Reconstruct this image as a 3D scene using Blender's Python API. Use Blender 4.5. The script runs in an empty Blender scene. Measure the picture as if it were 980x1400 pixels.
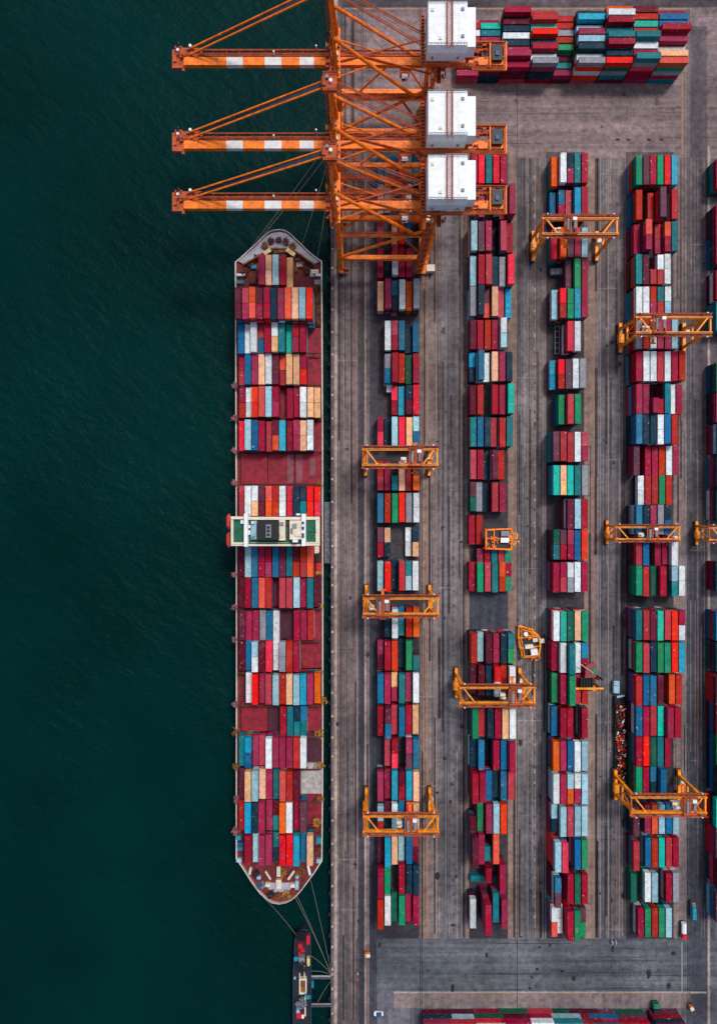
import bpy, math, random
from mathutils import Vector
RNG = random.Random(11)
C = bpy.context.scene.collection
H = 280.0            # camera height above the quay (m)
F = 896.0            # focal length in photo pixels (photo 980 x 1400)
CX, CY = 490.0, 700.0

def G(px, py, z=0.0):
    """point at height z that the survey photo shows at (px, py)"""
    s = (H - z) / F
    return Vector(((px - CX) * s, (CY - py) * s, z))

# ------------------------------------------------------------------ mesh builder
class MB:
    def __init__(self):
        self.v = []; self.f = []; self.m = []
    def add(self, vs, fs, mi=0):
        b = len(self.v)
        self.v += [tuple(p) for p in vs]
        self.f += [tuple(i + b for i in q) for q in fs]
        self.m += [mi] * len(fs)
        return self
    def box(self, x0, y0, z0, x1, y1, z1, mi=0):
        return self.add([(x0,y0,z0),(x1,y0,z0),(x1,y1,z0),(x0,y1,z0),(x0,y0,z1),(x1,y0,z1),(x1,y1,z1),(x0,y1,z1)],
                 [(3,2,1,0),(4,5,6,7),(0,1,5,4),(1,2,6,5),(2,3,7,6),(3,0,4,7)], mi)
    def cbox(self, c, s, mi=0, rz=0.0):
        if not rz:
            return self.box(c[0]-s[0]/2, c[1]-s[1]/2, c[2]-s[2]/2, c[0]+s[0]/2, c[1]+s[1]/2, c[2]+s[2]/2, mi)
        ca, sa = math.cos(rz), math.sin(rz)
        vs = []
        for z in (-.5, .5):
            for x, y in ((-.5,-.5),(.5,-.5),(.5,.5),(-.5,.5)):
                X, Y = x*s[0], y*s[1]
                vs.append((c[0]+X*ca-Y*sa, c[1]+X*sa+Y*ca, c[2]+z*s[2]))
        return self.add(vs, [(3,2,1,0),(4,5,6,7),(0,1,5,4),(1,2,6,5),(2,3,7,6),(3,0,4,7)], mi)
    def beam(self, p, q, w, h, mi=0, w2=None, h2=None):
        p, q = Vector(p), Vector(q); d = (q - p)
        if d.length < 1e-6: return self
        d.normalize()
        up = Vector((0,0,1)) if abs(d.z) < .97 else Vector((1,0,0))
        s = d.cross(up).normalized(); u = s.cross(d)
        w2 = w if w2 is None else w2; h2 = h if h2 is None else h2
        vs = [p+s*(a*w/2)+u*(b*h/2) for a,b in ((-1,-1),(1,-1),(1,1),(-1,1))] + [q+s*(a*w2/2)+u*(b*h2/2) for a,b in ((-1,-1),(1,-1),(1,1),(-1,1))]
        return self.add(vs, [(0,1,2,3),(7,6,5,4),(0,4,5,1),(1,5,6,2),(2,6,7,3),(3,7,4,0)], mi)
    def tube(self, p, q, r, n=8, mi=0, r2=None, cap=True):
        p, q = Vector(p), Vector(q); d = (q - p)
        if d.length < 1e-6: return self
        d.normalize()
        up = Vector((0,0,1)) if abs(d.z) < .97 else Vector((1,0,0))
        s = d.cross(up).normalized(); u = s.cross(d)
        r2 = r if r2 is None else r2
        vs = []
        for c, rr in ((p, r), (q, r2)):
            for i in range(n):
                a = 2*math.pi*i/n
                vs.append(c + s*(math.cos(a)*rr) + u*(math.sin(a)*rr))
        fs = [(i, (i+1)%n, n+(i+1)%n, n+i) for i in range(n)]
        if cap: fs += [tuple(range(n-1,-1,-1)), tuple(range(n, 2*n))]
        return self.add(vs, fs, mi)
    def prism(self, pts, z0, z1, mi=0):
        n = len(pts)
        vs = [(x,y,z0) for x,y in pts] + [(x,y,z1) for x,y in pts]
        return self.add(vs, [tuple(range(n-1,-1,-1)), tuple(range(n,2*n))] + [(i,(i+1)%n,n+(i+1)%n,n+i) for i in range(n)], mi)
    def rail(self, p, q, h=1.1, n=6, r=.05, mi=0):
        p, q = Vector(p), Vector(q)
        for k in (.55, 1.0):
            self.beam(p+Vector((0,0,h*k)), q+Vector((0,0,h*k)), r*2, r*2, mi)
        for i in range(n+1):
            a = p.lerp(q, i/n)
            self.beam(a, a+Vector((0,0,h)), r*2, r*2, mi)
        return self
    def mesh(self, name, mats):
        me = bpy.data.meshes.new(name)
        me.from_pydata(self.v, [], self.f)
        for m in (mats if isinstance(mats, (list, tuple)) else [mats]): me.materials.append(m)
        me.polygons.foreach_set('material_index', self.m)
        me.update()
        return me
    def build(self, name, mats, parent=None, loc=None):
        o = bpy.data.objects.new(name, self.mesh(name, mats)); C.objects.link(o)
        if parent: o.parent = parent
        if loc is not None: o.location = loc
        return o

def tag(o, label=None, cat=None, group=None, kind=None):
    if label: o['label'] = label
    if cat: o['category'] = cat
    if group: o['group'] = group
    if kind: o['kind'] = kind
    return o
def empty(name, loc, rz=0.0):
    o = bpy.data.objects.new(name, None); C.objects.link(o)
    o.location = loc; o.rotation_euler = (0,0,rz); o.empty_display_size = .5
    return o
def copy_tree(o, parent=None):
    c = o.copy(); C.objects.link(c)
    if parent: c.parent = parent
    for ch in list(o.children): copy_tree(ch, c)
    return c

# ------------------------------------------------------------------ materials
def lin(c):
    c = c/255.0
    return c/12.92 if c <= .04045 else ((c+.055)/1.055)**2.4
def rgb(r, g, b, k=1.0): return (lin(r)*k, lin(g)*k, lin(b)*k, 1)

class NT:
    def __init__(self, name):
        self.mat = bpy.data.materials.new(name); self.mat.use_nodes = True
        self.t = self.mat.node_tree; self.t.nodes.clear()
        self.out = self.n('ShaderNodeOutputMaterial'); self.bs = self.n('ShaderNodeBsdfPrincipled')
        self.l(self.bs.outputs[0], self.out.inputs[0])
        self.geo = self.n('ShaderNodeNewGeometry')
    def n(self, t, **k):
        x = self.t.nodes.new(t)
        for a, b in k.items(): setattr(x, a, b)
        return x
    def l(self, a, b): self.t.links.new(a, b)
    def noise(self, scale, detail=3, stretch=(1,1,1), rough=.55, off=(0,0,0), rot=0.0):
        mp = self.n('ShaderNodeMapping'); mp.inputs['Scale'].default_value = stretch; mp.inputs['Location'].default_value = off
        mp.inputs['Rotation'].default_value = (0,0,rot)
        self.l(self.geo.outputs['Position'], mp.inputs[0])
        x = self.n('ShaderNodeTexNoise'); x.inputs['Scale'].default_value = scale; x.inputs['Detail'].default_value = detail
        x.inputs['Roughness'].default_value = rough
        self.l(mp.outputs[0], x.inputs['Vector'])
        return x.outputs[0]
    def swell(self, scale, detail, stretch, rot, rough=.55):
        m1 = self.n('ShaderNodeMapping'); m1.inputs['Rotation'].default_value = (0,0,rot); self.l(self.geo.outputs['Position'], m1.inputs[0])
        m2 = self.n('ShaderNodeMapping'); m2.inputs['Scale'].default_value = stretch; self.l(m1.outputs[0], m2.inputs[0])
        x = self.n('ShaderNodeTexNoise'); x.inputs['Scale'].default_value = scale; x.inputs['Detail'].default_value = detail; x.inputs['Roughness'].default_value = rough
        x.inputs['Distortion'].default_value = .15
        self.l(m2.outputs[0], x.inputs['Vector'])
        return x.outputs[0]
    def rng(self, s, a, b, c, d):
        x = self.n('ShaderNodeMapRange'); self.l(s, x.inputs[0])
        for i, v in enumerate((a,b,c,d)): x.inputs[i+1].default_value = v
        return x.outputs[0]
    def math(self, op, a, b=None):
        x = self.n('ShaderNodeMath', operation=op)
        for i, s in enumerate((a, b)):
            if s is None: continue
            if isinstance(s, (int, float)): x.inputs[i].default_value = s
            else: self.l(s, x.inputs[i])
        return x.outputs[0]
    def mix(self, fac, a, b, mode='MIX'):
        x = self.n('ShaderNodeMix', data_type='RGBA', blend_type=mode)
        for s, i in ((fac, 0), (a, 6), (b, 7)):
            if isinstance(s, (int, float)): x.inputs[i].default_value = s
            elif isinstance(s, tuple): x.inputs[i].default_value = s
            else: self.l(s, x.inputs[i])
        return x.outputs[2]
    def scale(self, col, fac):
        x = self.n('ShaderNodeVectorMath', operation='SCALE')
        if isinstance(col, tuple): x.inputs[0].default_value = col[:3]
        else: self.l(col, x.inputs[0])
        self.l(fac, x.inputs[3])
        return x.outputs[0]
    def bump(self, hgt, strength=.3, dist=.1):
        b = self.n('ShaderNodeBump'); b.inputs['Strength'].default_value = strength; b.inputs['Distance'].default_value = dist
        self.l(hgt, b.inputs['Height']); self.l(b.outputs[0], self.bs.inputs['Normal'])
    def done(self, col, rough=.6, spec=.4, metal=0.0):
        if isinstance(col, tuple): self.bs.inputs['Base Color'].default_value = col
        else: self.l(col, self.bs.inputs['Base Color'])
        self.bs.inputs['Roughness'].default_value = rough
        self.bs.inputs['Specular IOR Level'].default_value = spec
        self.bs.inputs['Metallic'].default_value = metal
        return self.mat

def paint(name, col, rust=.25, speck=0.0, var=.25, rough=.55, rustcol=(.13,.045,.02,1), speckcol=(.62,.62,.6,1)):
    """weathered paint: blotches, rust where the paint has gone, pale scuffs"""
    t = NT(name)
    a = t.noise(.45, 4); c = t.scale(col, t.rng(a, .3, .7, 1-var, 1+var))
    if rust: c = t.mix(t.math('MULTIPLY', t.rng(t.noise(.8, 6, off=(7,3,1), rough=.72), .50, .70, 0, 1), rust), c, rustcol)
    if speck: c = t.mix(t.math('MULTIPLY', t.rng(t.noise(1.7, 3, off=(1,9,4), rough=.7), .66, .72, 0, 1), speck), c, speckcol)
    return t.done(c, rough)

def container_paint(name, col, fade=.5):
    t = NT(name)
    oi = t.n('ShaderNodeObjectInfo')
    r = t.math('FRACT', t.math('ADD', oi.outputs['Random'], t.geo.outputs['Random Per Island']))
    r2 = t.math('FRACT', t.math('MULTIPLY', r, 7.31))
    c = t.scale(col, t.rng(r, 0, 1, .80, 1.16))
    hs = t.n('ShaderNodeHueSaturation'); t.l(c, hs.inputs['Color'])
    t.l(t.rng(r2, 0, 1, .488, .512), hs.inputs['Hue']); t.l(t.rng(r2, 0, 1, .94, 1.1), hs.inputs['Saturation'])
    c = hs.outputs[0]
    c = t.scale(c, t.rng(t.noise(.55, 5, rough=.65), .3, .7, .74, 1.2))
    # sun-chalked patches, grime, scraped dots and rust
    c = t.mix(t.math('MULTIPLY', t.rng(t.noise(.22, 3, off=(31,5,0)), .55, .75, 0, 1), .10*fade), c, (.55,.55,.56,1))
    c = t.mix(t.math('MULTIPLY', t.rng(t.noise(1.3, 5, off=(3,17,0), rough=.7), .53, .68, 0, 1), .5), c, (.05,.035,.035,1))
    c = t.mix(t.math('MULTIPLY', t.rng(t.noise(1.0, 2, off=(13,2,5), rough=.6), .695, .735, 0, 1), .7), c, (.66,.62,.6,1))
    c = t.mix(t.math('MULTIPLY', t.rng(t.noise(.8, 5, (1,.35,1), off=(51,2,3), rough=.7), .6, .72, 0, 1), .55), c, (.15,.055,.03,1))
    c = t.mix(t.math('MULTIPLY', t.rng(t.noise(2.6, 2, off=(5,22,3)), .70, .73, 0, 1), .6), c, (.7,.68,.66,1))
    return t.done(c, .6, .12)

PAL = {  # code: (sRGB as it looks on an open roof, word)
 'm': ((150,18,56),'crimson'), 'd': ((92,14,40),'dark maroon'), 'r': ((222,4,26),'bright red'), 'c': ((172,48,54),'faded red'),
 'o': ((218,86,50),'orange'), 'y': ((222,170,130),'tan'), 'w': ((208,216,218),'white'), 'g': ((138,140,150),'grey'),
 'b': ((0,98,142),'blue'), 'n': ((2,46,64),'navy'), 'l': ((146,188,200),'pale blue'), 't': ((0,112,120),'teal'),
 'q': ((0,178,158),'turquoise'), 'e': ((0,132,88),'green'), 'G': ((0,86,66),'dark green'), 's': ((4,144,178),'sky blue'),
 'p': ((96,54,70),'brown')}
CODES = list(PAL)
KALB = 1.0
CM = {k: container_paint('container_paint_' + PAL[k][1].replace(' ', '_'), rgb(*PAL[k][0], KALB)) for k in CODES}

ORANGE = paint('crane_orange', rgb(246,120,6), rust=.6, speck=.3, var=.34, rough=.55)
YELLOW = paint('crane_amber', rgb(252,150,10), rust=.6, speck=.25, var=.35, rough=.5)
RUST = paint('rusty_walkway', rgb(176,80,44,.95), rust=.45, speck=.4, var=.4, rough=.8)
DRUST = paint('dark_rusty_steel', rgb(92,50,44,.9), rust=.4, speck=.2, var=.4, rough=.8)
WHITE = paint('white_paint', rgb(226,231,233), rust=.16, var=.08, rustcol=(.35,.28,.22,1))
BANDW = paint('worn_white_band', rgb(214,214,212), rust=.45, var=.12, rustcol=(.3,.2,.15,1))
CREAM = paint('cream_paint', rgb(220,212,192,.95), rust=.32, var=.1, rustcol=(.28,.2,.14,1))
GREY = paint('grey_steel', rgb(128,132,142,.9), rust=.2, var=.25)
DARK = paint('dark_steel', rgb(30,33,42,.9), rust=.15, speck=.1, var=.3)
STAY = paint('stay_blue_grey', rgb(48,62,80,.9), rust=.2, speck=.2, var=.3)
BLACK = paint('black_paint', rgb(12,18,24,.9), rust=.0, var=.3)
RUBBER = paint('black_rubber', rgb(26,26,28,.9), rust=0, var=.2, rough=.9)
GLASS = NT('dark_glass').done(rgb(14,26,36), .08, .6)
HULLM = paint('hull_paint', rgb(70,24,34,.9), rust=.4, var=.2)
DECKR = paint('red_oxide_deck', rgb(112,36,40,.9), rust=.6, speck=.3, var=.4, rough=.8)
DECKG = paint('green_deck', rgb(12,98,72,.9), rust=.25, speck=.3, var=.35, rough=.7)
DECKW = paint('pale_worn_deck', rgb(172,172,186,.9), rust=.5, var=.18, rough=.8, rustcol=(.16,.09,.06,1))
HATCHM = paint('hatch_red', rgb(134,16,42,.95), rust=.4, speck=.35, var=.45, rough=.7)
HATCHD = paint('hatch_dark', rgb(70,24,44,.9), rust=.3, speck=.2, var=.3, rough=.7)
HATCHW = paint('hatch_bare_grey', rgb(178,172,170,.9), rust=.8, var=.25, rough=.8, rustcol=(.12,.07,.06,1))
RIM = paint('ship_rail_white', rgb(214,200,192,.9), rust=.5, var=.15)
RUSTY = paint('brown_rust', rgb(136,88,40,.9), rust=.6, speck=.1, var=.5, rough=.9)
REDP = paint('red_paint', rgb(196,22,40,.9), rust=.15, speck=.15)
BLUEP = paint('blue_paint', rgb(28,84,128,.9), rust=.25, speck=.25, var=.3)
CYANP = paint('cyan_paint', rgb(28,142,170,.9), rust=.15, speck=.15)
PALEB = paint('pale_blue_paint', rgb(150,190,206,.9), rust=.1, speck=.1)
GREENP = paint('green_paint', rgb(14,122,84,.9), rust=.15, speck=.15)
ROPE = NT('mooring_rope').done(rgb(122,118,108), .9)
LINEW = paint('road_line_white', rgb(150,144,142,.9), rust=.95, var=.2, rough=.9, rustcol=(.16,.14,.14,1))
LINET = paint('road_line_tan', rgb(160,126,100,.9), rust=.75, var=.25, rough=.9, rustcol=(.16,.13,.13,1))

def pavement(name, colA, colB, along='y', streak=.28, big=.45, dirt=.65):
    """tyre-streaked asphalt or concrete: streaks run along the lane, patches on top"""
    t = NT(name)
    st = (1, .012, 1) if along == 'y' else (.012, 1, 1)
    st2 = (1, .05, 1) if along == 'y' else (.05, 1, 1)
    a = t.noise(.32, 5, st, .6); b = t.noise(1.5, 3, st2, .6, off=(4,8,0)); k = t.noise(.05, 4, off=(40,3,0))
    f = t.math('ADD', t.math('ADD', t.math('MULTIPLY', a, .55), t.math('MULTIPLY', b, .15)), t.math('MULTIPLY', k, .30))
    c = t.mix(t.rng(f, .5-.22*streak-.05, .5+.22*streak+.05, 0, 1), colA, colB)
    # brown dust lies thicker towards the cranes
    sp = t.n('ShaderNodeSeparateXYZ'); t.l(t.geo.outputs['Position'], sp.inputs[0])
    dust = t.math('MULTIPLY', t.rng(sp.outputs[1], -60, 170, .04, .38), t.rng(t.noise(.09, 4, st2, off=(60,3,0)), .35, .65, .3, 1))
    c = t.mix(dust, c, rgb(134,112,104,.9))
    c = t.scale(c, t.rng(t.noise(.028, 4, off=(9,2,0)), .3, .7, 1-big, 1+big))
    c = t.scale(c, t.rng(t.noise(.35, 6, off=(2,5,0), rough=.75), .25, .75, 1-dirt, 1+dirt))
    c = t.mix(t.math('MULTIPLY', t.rng(t.noise(.9, 4, off=(44,5,0), rough=.7), .64, .74, 0, 1), .55), c, (.02,.02,.024,1))
    c = t.mix(t.math('MULTIPLY', t.rng(t.noise(1.1, 3, off=(14,25,0), rough=.65), .68, .75, 0, 1), .5), c, (.34,.31,.3,1))
    return t.done(t.scale(c, t.rng(t.noise(.004, 1), 0, 1, 1.12, 1.2)), .85, .2)

ASPH = pavement('asphalt_lane', rgb(50,52,60), rgb(104,101,105))
ASPHB = pavement('asphalt_blue_grey', rgb(56,60,70), rgb(92,92,100))
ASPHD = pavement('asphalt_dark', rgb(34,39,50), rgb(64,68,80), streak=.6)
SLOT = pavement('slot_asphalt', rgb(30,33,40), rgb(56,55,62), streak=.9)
QUAYM = pavement('quay_concrete', rgb(46,44,52), rgb(118,106,106), streak=.5)
BROWN = pavement('brown_concrete', rgb(92,76,70), rgb(138,116,106), streak=.7, big=.35, dirt=.6)
TANC = pavement('grey_brown_concrete', rgb(80,74,78), rgb(126,114,113), streak=.7, big=.35, dirt=.6)
CROSST = pavement('cross_road_concrete', rgb(80,72,78), rgb(122,108,110), along='x', big=.35)
CROSSB = pavement('cross_road_asphalt', rgb(56,62,70), rgb(92,96,102), along='x', big=.35)
CROSSD = pavement('cross_road_dark', rgb(26,32,46), rgb(44,50,64), along='x')
KERB = pavement('pale_kerb', rgb(128,114,108), rgb(160,144,134), streak=.8)

# ------------------------------------------------------------------ setting
def sheet(name, rects, mat, z, kind='structure'):
    b = MB()
    for x0, y0, x1, y1 in rects:
        p, q = G(x0, y1, 0), G(x1, y0, 0)
        b.add([(p.x,p.y,z),(q.x,p.y,z),(q.x,q.y,z),(p.x,q.y,z)], [(0,1,2,3)])
    return tag(b.build(name, mat), kind=kind)

QX = G(452, 0).x
def wall_water():
    t = NT('sea_water')
    col = t.mix(t.rng(t.noise(.012, 3), .3, .7, 0, 1), (.0001,.0135,.0138,1), (.0003,.0245,.0232,1))
    h1 = t.swell(.2, 4, (.5,1,1), .62, .58); h2 = t.swell(.7, 4, (.6,1,1), -.2, .6)
    h = t.math('ADD', h1, t.math('MULTIPLY', h2, .4))
    h = t.math('MULTIPLY', h, t.rng(t.noise(.011, 3, off=(70,0,0)), .35, .65, .45, 1.15))
    t.bump(h, .9, 1.5)
    return t.done(col, .3, .03)
WATER = wall_water()
b = MB(); b.add([(-3000,-3000,-3.6),(QX+4,-3000,-3.6),(QX+4,3000,-3.6),(-3000,3000,-3.6)], [(0,1,2,3)])
tag(b.build('water', WATER), kind='structure')
b = MB(); b.box(QX, -3000, -9, 3000, 3000, 0.0)
tag(b.build('ground', ASPHB), kind='structure')

TOP, BOT = 208, 1287
sheet('quay_apron', [(453,-400,515,2000)], QUAYM, .012)
sheet('road_top', [(468,-40,2000,10)], CROSSD, .030)
sheet('road_cross_top', [(470,10,1400,216)], CROSST, .022)
sheet('road_cross_bottom', [(505,1283,1400,1357)], CROSSB, .022)
sheet('pavement_bottom', [(538,1358,965,1378)], TANC, .030)
sheet('pavement', [(600,112,905,122), (573,TOP+95,585,1283), (694,TOP,706.5,1283), (798,TOP,811,1283), (636,TOP,641,1283)], BROWN, .030)
sheet('pavement_grey', [(585.5,TOP+95,597,1283), (741,TOP,746,1283), (920,TOP,938,1283), (811.5,TOP,818,1283), (930,60,945,208), (500,1240,513,1290)], TANC, .034)
sheet('road_lane', [(597,216,636,1284), (706.5,216,741,1284), (818,216,855,1284)], ASPH, .036)
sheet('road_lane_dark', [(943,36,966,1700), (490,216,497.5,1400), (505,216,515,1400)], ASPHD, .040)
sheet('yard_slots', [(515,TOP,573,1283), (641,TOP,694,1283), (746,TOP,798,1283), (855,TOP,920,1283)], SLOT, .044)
sheet('pavement_pad', [(641,812,694,864,), ], ASPHD, .050)
sheet('kerb_strip', [(457,0,461,1500), (498.5,216,500.5,1400), (966.5,200,970,1500), (538,1355.5,965,1358)], KERB, .052)
tan, wht, drk = [], [], []
for x, w in ((487.5,1.0),(584.5,1.3),(596.5,1.2),(631,.9),(731,1.0),(811.3,.9),(846,1.0)): tan.append((x-w/2, 216, x+w/2, 1283))
for x, w in ((609,.6),(721,.7),(741.5,.7),(820,.7),(831,.8),(745.5,.6),(478,.5)): wht.append((x-w/2, 216, x+w/2, 1283))
tan += [(470,11,945,13.2), (600,136,925,137), (655,167.3,915,168), (931,100,933,212), (573,1357,930,1358)]
wht += [(930.8,1288,932.4,1358), (596,1003,598,1004.5), (573,952,598,953), (573,1074,598,1075), (655,153,900,153.5)]
for i in range(40):
    y = 240 + i*26 + RNG.uniform(-5,5); wht.append((729, y, 732, y+RNG.uniform(2,8)))
sheet('road_markings_tan', tan, LINET, .062)
sheet('road_markings_white', wht, LINEW, .070)
for x in (465,467,494,496.2,574,576.5,939.5,941.5,706.6): drk.append((x-.4, 0, x+.4, 1420))
for x in (619.5,730.5):
    for i in range(45):
        y = 300+i*22+RNG.uniform(-3,3); drk.append((x-.7, y, x+.7, y+RNG.uniform(2,5)))
sheet('crane_rails', drk, DARK, .078)
# seams, tyre tracks and joints that run along the lanes, broken and uneven
tyre, seam, seam2 = [], [], []
LINES = [(x, 'q') for x in (463.2,469.5,472,475,480.5,483.5,486,489,502.5)] + [(x, 'l') for x in (587,591,594,600.5,605,613,616,624.5,628,633.5,638.5,709.5,712,716.5,724,727.5,735,738.5,743,814,816.5,824,828.2,834,838.5,842,850,853,922,926,930,935,944,949,953,958,962,699,703,576.5,580,801,806)]
for x, kind in LINES:
    y = 20 if kind == 'q' else 216
    while y < 1400:
        L = RNG.uniform(50, 330)
        if RNG.random() < .72:
            r = RNG.random(); w = RNG.uniform(.35, .8) if r > .3 else RNG.uniform(1.0, 2.6); xx = x+RNG.uniform(-.5,.5); y1 = min(y+L, 1395 if kind == 'q' else 1282)
            if y1 > y: (tyre if r < .5 else seam if r < .82 else seam2).append((xx-w/2*(1.5 if r < .5 else 1), y, xx+w/2*(1.5 if r < .5 else 1), y1))
        y += L
for i in range(26):
    y = RNG.choice((RNG.uniform(120,206), RNG.uniform(1288,1354))); x = RNG.uniform(520,900); tyre.append((x, y, x+RNG.uniform(30,160), y+RNG.uniform(.4,.9)))
for x0, x1 in ((461,487),(597,636),(706.5,741),(818,855),(943,966)):
    y = 216+RNG.uniform(0,40)
    while y < 1275:
        (seam if RNG.random() < .5 else tyre).append((x0, y, x1 if RNG.random() < .5 else x0+(x1-x0)*RNG.uniform(.3,.9), y+RNG.uniform(.35,.7))); y += RNG.uniform(50,170)
sheet('tyre_tracks', tyre, pavement('tyre_marks', rgb(30,31,36), rgb(50,50,56)), .056)
sheet('lane_joints', seam, pavement('pale_joint', rgb(104,96,94), rgb(146,134,128)), .066)
sheet('lane_seams', seam2, pavement('brown_joint', rgb(112,84,68), rgb(150,118,98)), .074)
b = MB()
for i in range(170):
    lane = RNG.choice([(460,514),(597,636),(706,741),(818,853),(943,966),(513,930)])
    x = RNG.uniform(*lane); y = RNG.uniform(230,1280) if lane != (513,930) else RNG.choice([RNG.uniform(120,206), RNG.uniform(1290,1352)])
    p = G(x, y); n = 9; r = RNG.uniform(.2,1.1); st = RNG.uniform(.5,2)
    b.add([(p.x+math.cos(2*math.pi*k/n)*r*RNG.uniform(.6,1.2), p.y+math.sin(2*math.pi*k/n)*r*st*RNG.uniform(.6,1.2), .086) for k in range(n)], [tuple(range(n))])
tag(b.build('oil_stains', DARK), kind='structure')
# quay face and capping kerb
b = MB(); b.box(QX, -1200, .0, QX+.5, 1200, .28); b.box(QX-.02, -1200, -8, QX+.0, 1200, -.1)
tag(b.build('quay_kerb', ASPHD), kind='structure')

# ------------------------------------------------------------------ containers
CW, CH, CL, CS = 2.44, 2.59, 12.19, 6.02
def cont_geo(L, W=CW, h=CH):
    """a box with a sunk roof panel inside its top rails and recessed ends; origin at base centre, long side along y"""
    x, y = W/2, L/2; i = .09; dz = .05; e = .05
    v = [(-x,-y,0),(x,-y,0),(x,y,0),(-x,y,0),(-x,-y,h),(x,-y,h),(x,y,h),(-x,y,h),
         (-x+i,-y+i,h),(x-i,-y+i,h),(x-i,y-i,h),(-x+i,y-i,h),
         (-x+i,-y+i,h-dz),(x-i,-y+i,h-dz),(x-i,y-i,h-dz),(-x+i,y-i,h-dz)]
    f = [(3,2,1,0),(1,2,6,5),(3,0,4,7),(4,5,9,8),(5,6,10,9),(6,7,11,10),(7,4,8,11),
         (8,9,13,12),(9,10,14,13),(10,11,15,14),(11,8,12,15),(12,13,14,15)]
    for yy, a, bq in ((-y, (0,1,5,4), -1), (y, (2,3,7,6), 1)):
        s = len(v)
        xs = (-x+i, x-i) if bq < 0 else (x-i, -x+i)
        v += [(xs[0],yy,.12),(xs[1],yy,.12),(xs[1],yy,h-.12),(xs[0],yy,h-.12)]
        v += [(xs[0],yy-bq*e,.12),(xs[1],yy-bq*e,.12),(xs[1],yy-bq*e,h-.12),(xs[0],yy-bq*e,h-.12)]
        for k in range(4):
            k2 = (k+1)%4
            f.append((a[k],a[k2],s+k2,s+k)); f.append((s+k,s+k2,s+4+k2,s+4+k))
        f.append((s+4,s+5,s+6,s+7))
    return v, f
GEO = {CL: cont_geo(CL), CS: cont_geo(CS)}
MESH = {}
def cmesh(L, code):
    k = (L, code)
    if k not in MESH:
        bb = MB(); bb.add(*GEO[L]); MESH[k] = bb.mesh('container_body', CM[code])
    return MESH[k]

UNITS = []   # every container: dict(x,y,z,L,rot,code,top,label)
WALLC = 'mmmdddcrnnbbtGpwle'
def stack(x, y, base, tiers, codes, rot=0, label=None, walls=None, jit=.06):
    """tiers of containers; codes = ['m'] for one long top box or ['m','c'] for two short ones end to end (first is the far, upper one)"""
    x += RNG.uniform(-jit, jit); y += RNG.uniform(-jit*3, jit*3)
    for k in range(tiers):
        z = base + k*CH
        top = k == tiers-1
        cs = codes if top else [ (walls[::-1][k] if walls and k < len(walls) else RNG.choice(WALLC)) ]
        ox = RNG.uniform(-.05,.05); oy = RNG.uniform(-.1,.1); z += RNG.uniform(0,.02)
        if len(cs) == 1:
            UNITS.append(dict(x=x+ox, y=y+oy, z=z, L=CL, rot=rot, code=cs[0], top=top, label=label))
        else:
            for s, c in zip((1,-1), cs):
                dx, dy = (0, s*(CS/2+.06)) if not rot else (s*(CS/2+.06), 0)
                UNITS.append(dict(x=x+ox+dx, y=y+oy+dy, z=z, L=CS, rot=rot, code=c, top=top, label=(label, 'far' if s > 0 else 'near')))
ORD = ['first','second','third','fourth','fifth','sixth','seventh','eighth','ninth','tenth','eleventh','twelfth','thirteenth','fourteenth','fifteenth','sixteenth','seventeenth','eighteenth','nineteenth','twentieth','twenty-first','twenty-second','twenty-third','twenty-fourth','twenty-fifth']

# --- ship bays: (top, bottom) in the survey photo, tiers, twelve slots from the sea side; h = bare hatch, k = empty slot
SHIP = [
 (348,390,3,'- - - m y/y l m y - - - -'),
 (392,436,6,'d c/m o/o d/m m/m n m o y/y l r -'),
 (438,482,4,'b/b w w c/b m w/y t q/q m/m m h h'),
 (484,525,3,'m/c b m/m y w d/d o/c y y m/r h h'),
 (529,569,3,'m/c w/w r/r o l m/m k m m w/w y/y y/y'),
 (574,616,3,'r l b m c d/o s m m/m y/y w/w h'),
 (619,663,0,'h h h h h h h h h h h h'),
 (664,706,3,'c/c w w/y d/d o/o c/c w/w r/r n/n n/t r/r r/r'),
 (748,788,3,'d/d l b m/m m/m b d t d/c c/c o/o -'),
 (790,831,3,'d m b o c k c c l m t d'),
 (834,876,2,'d m m g b w h h m m c h'),
 (878,918,3,'d b l/w d r w/w g/g c m h h h'),
 (922,964,3,'- w r m c l c/c y l s m o'),
 (966,1006,2,'h h h h h h m t n/t b/t h h'),
 (1009,1050,3,'t s/b m c w m m m c w h h'),
 (1054,1096,3,'d y l y m t o c d h h h'),
 (1098,1139,3,'c s n m m d/t o w m p h h'),
 (1142,1184,3,'- m l m m t/n r r s b y -'),
]
SHIPX = lambda px: (px-CX)*(H-17)/F
HB = 8.2
for bi, (y0, y1, tr, cols) in enumerate(SHIP):
    Y = (CY-(y0+y1)/2)*(H-(HB+tr*CH))/F
    toks = cols.split()
    for ci, t in enumerate(toks):
        if t in '-hk': continue
        X = SHIPX(324.2+9.48*(ci+.5))
        if bi == 1: X += 0.9*(H-24)/F*1.0
        tt = tr
        if bi != 1 and ci in (0, 11) and tr > 2: tt = tr-1
        elif RNG.random() < .22 and tr > 2 and bi != 1: tt = tr-1
        nth = sum(1 for q in toks[:ci] if q not in '-hk'); 
        stack(X, Y, HB, tt, t.split('/'), 0, ('ship', bi, nth))
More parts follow.
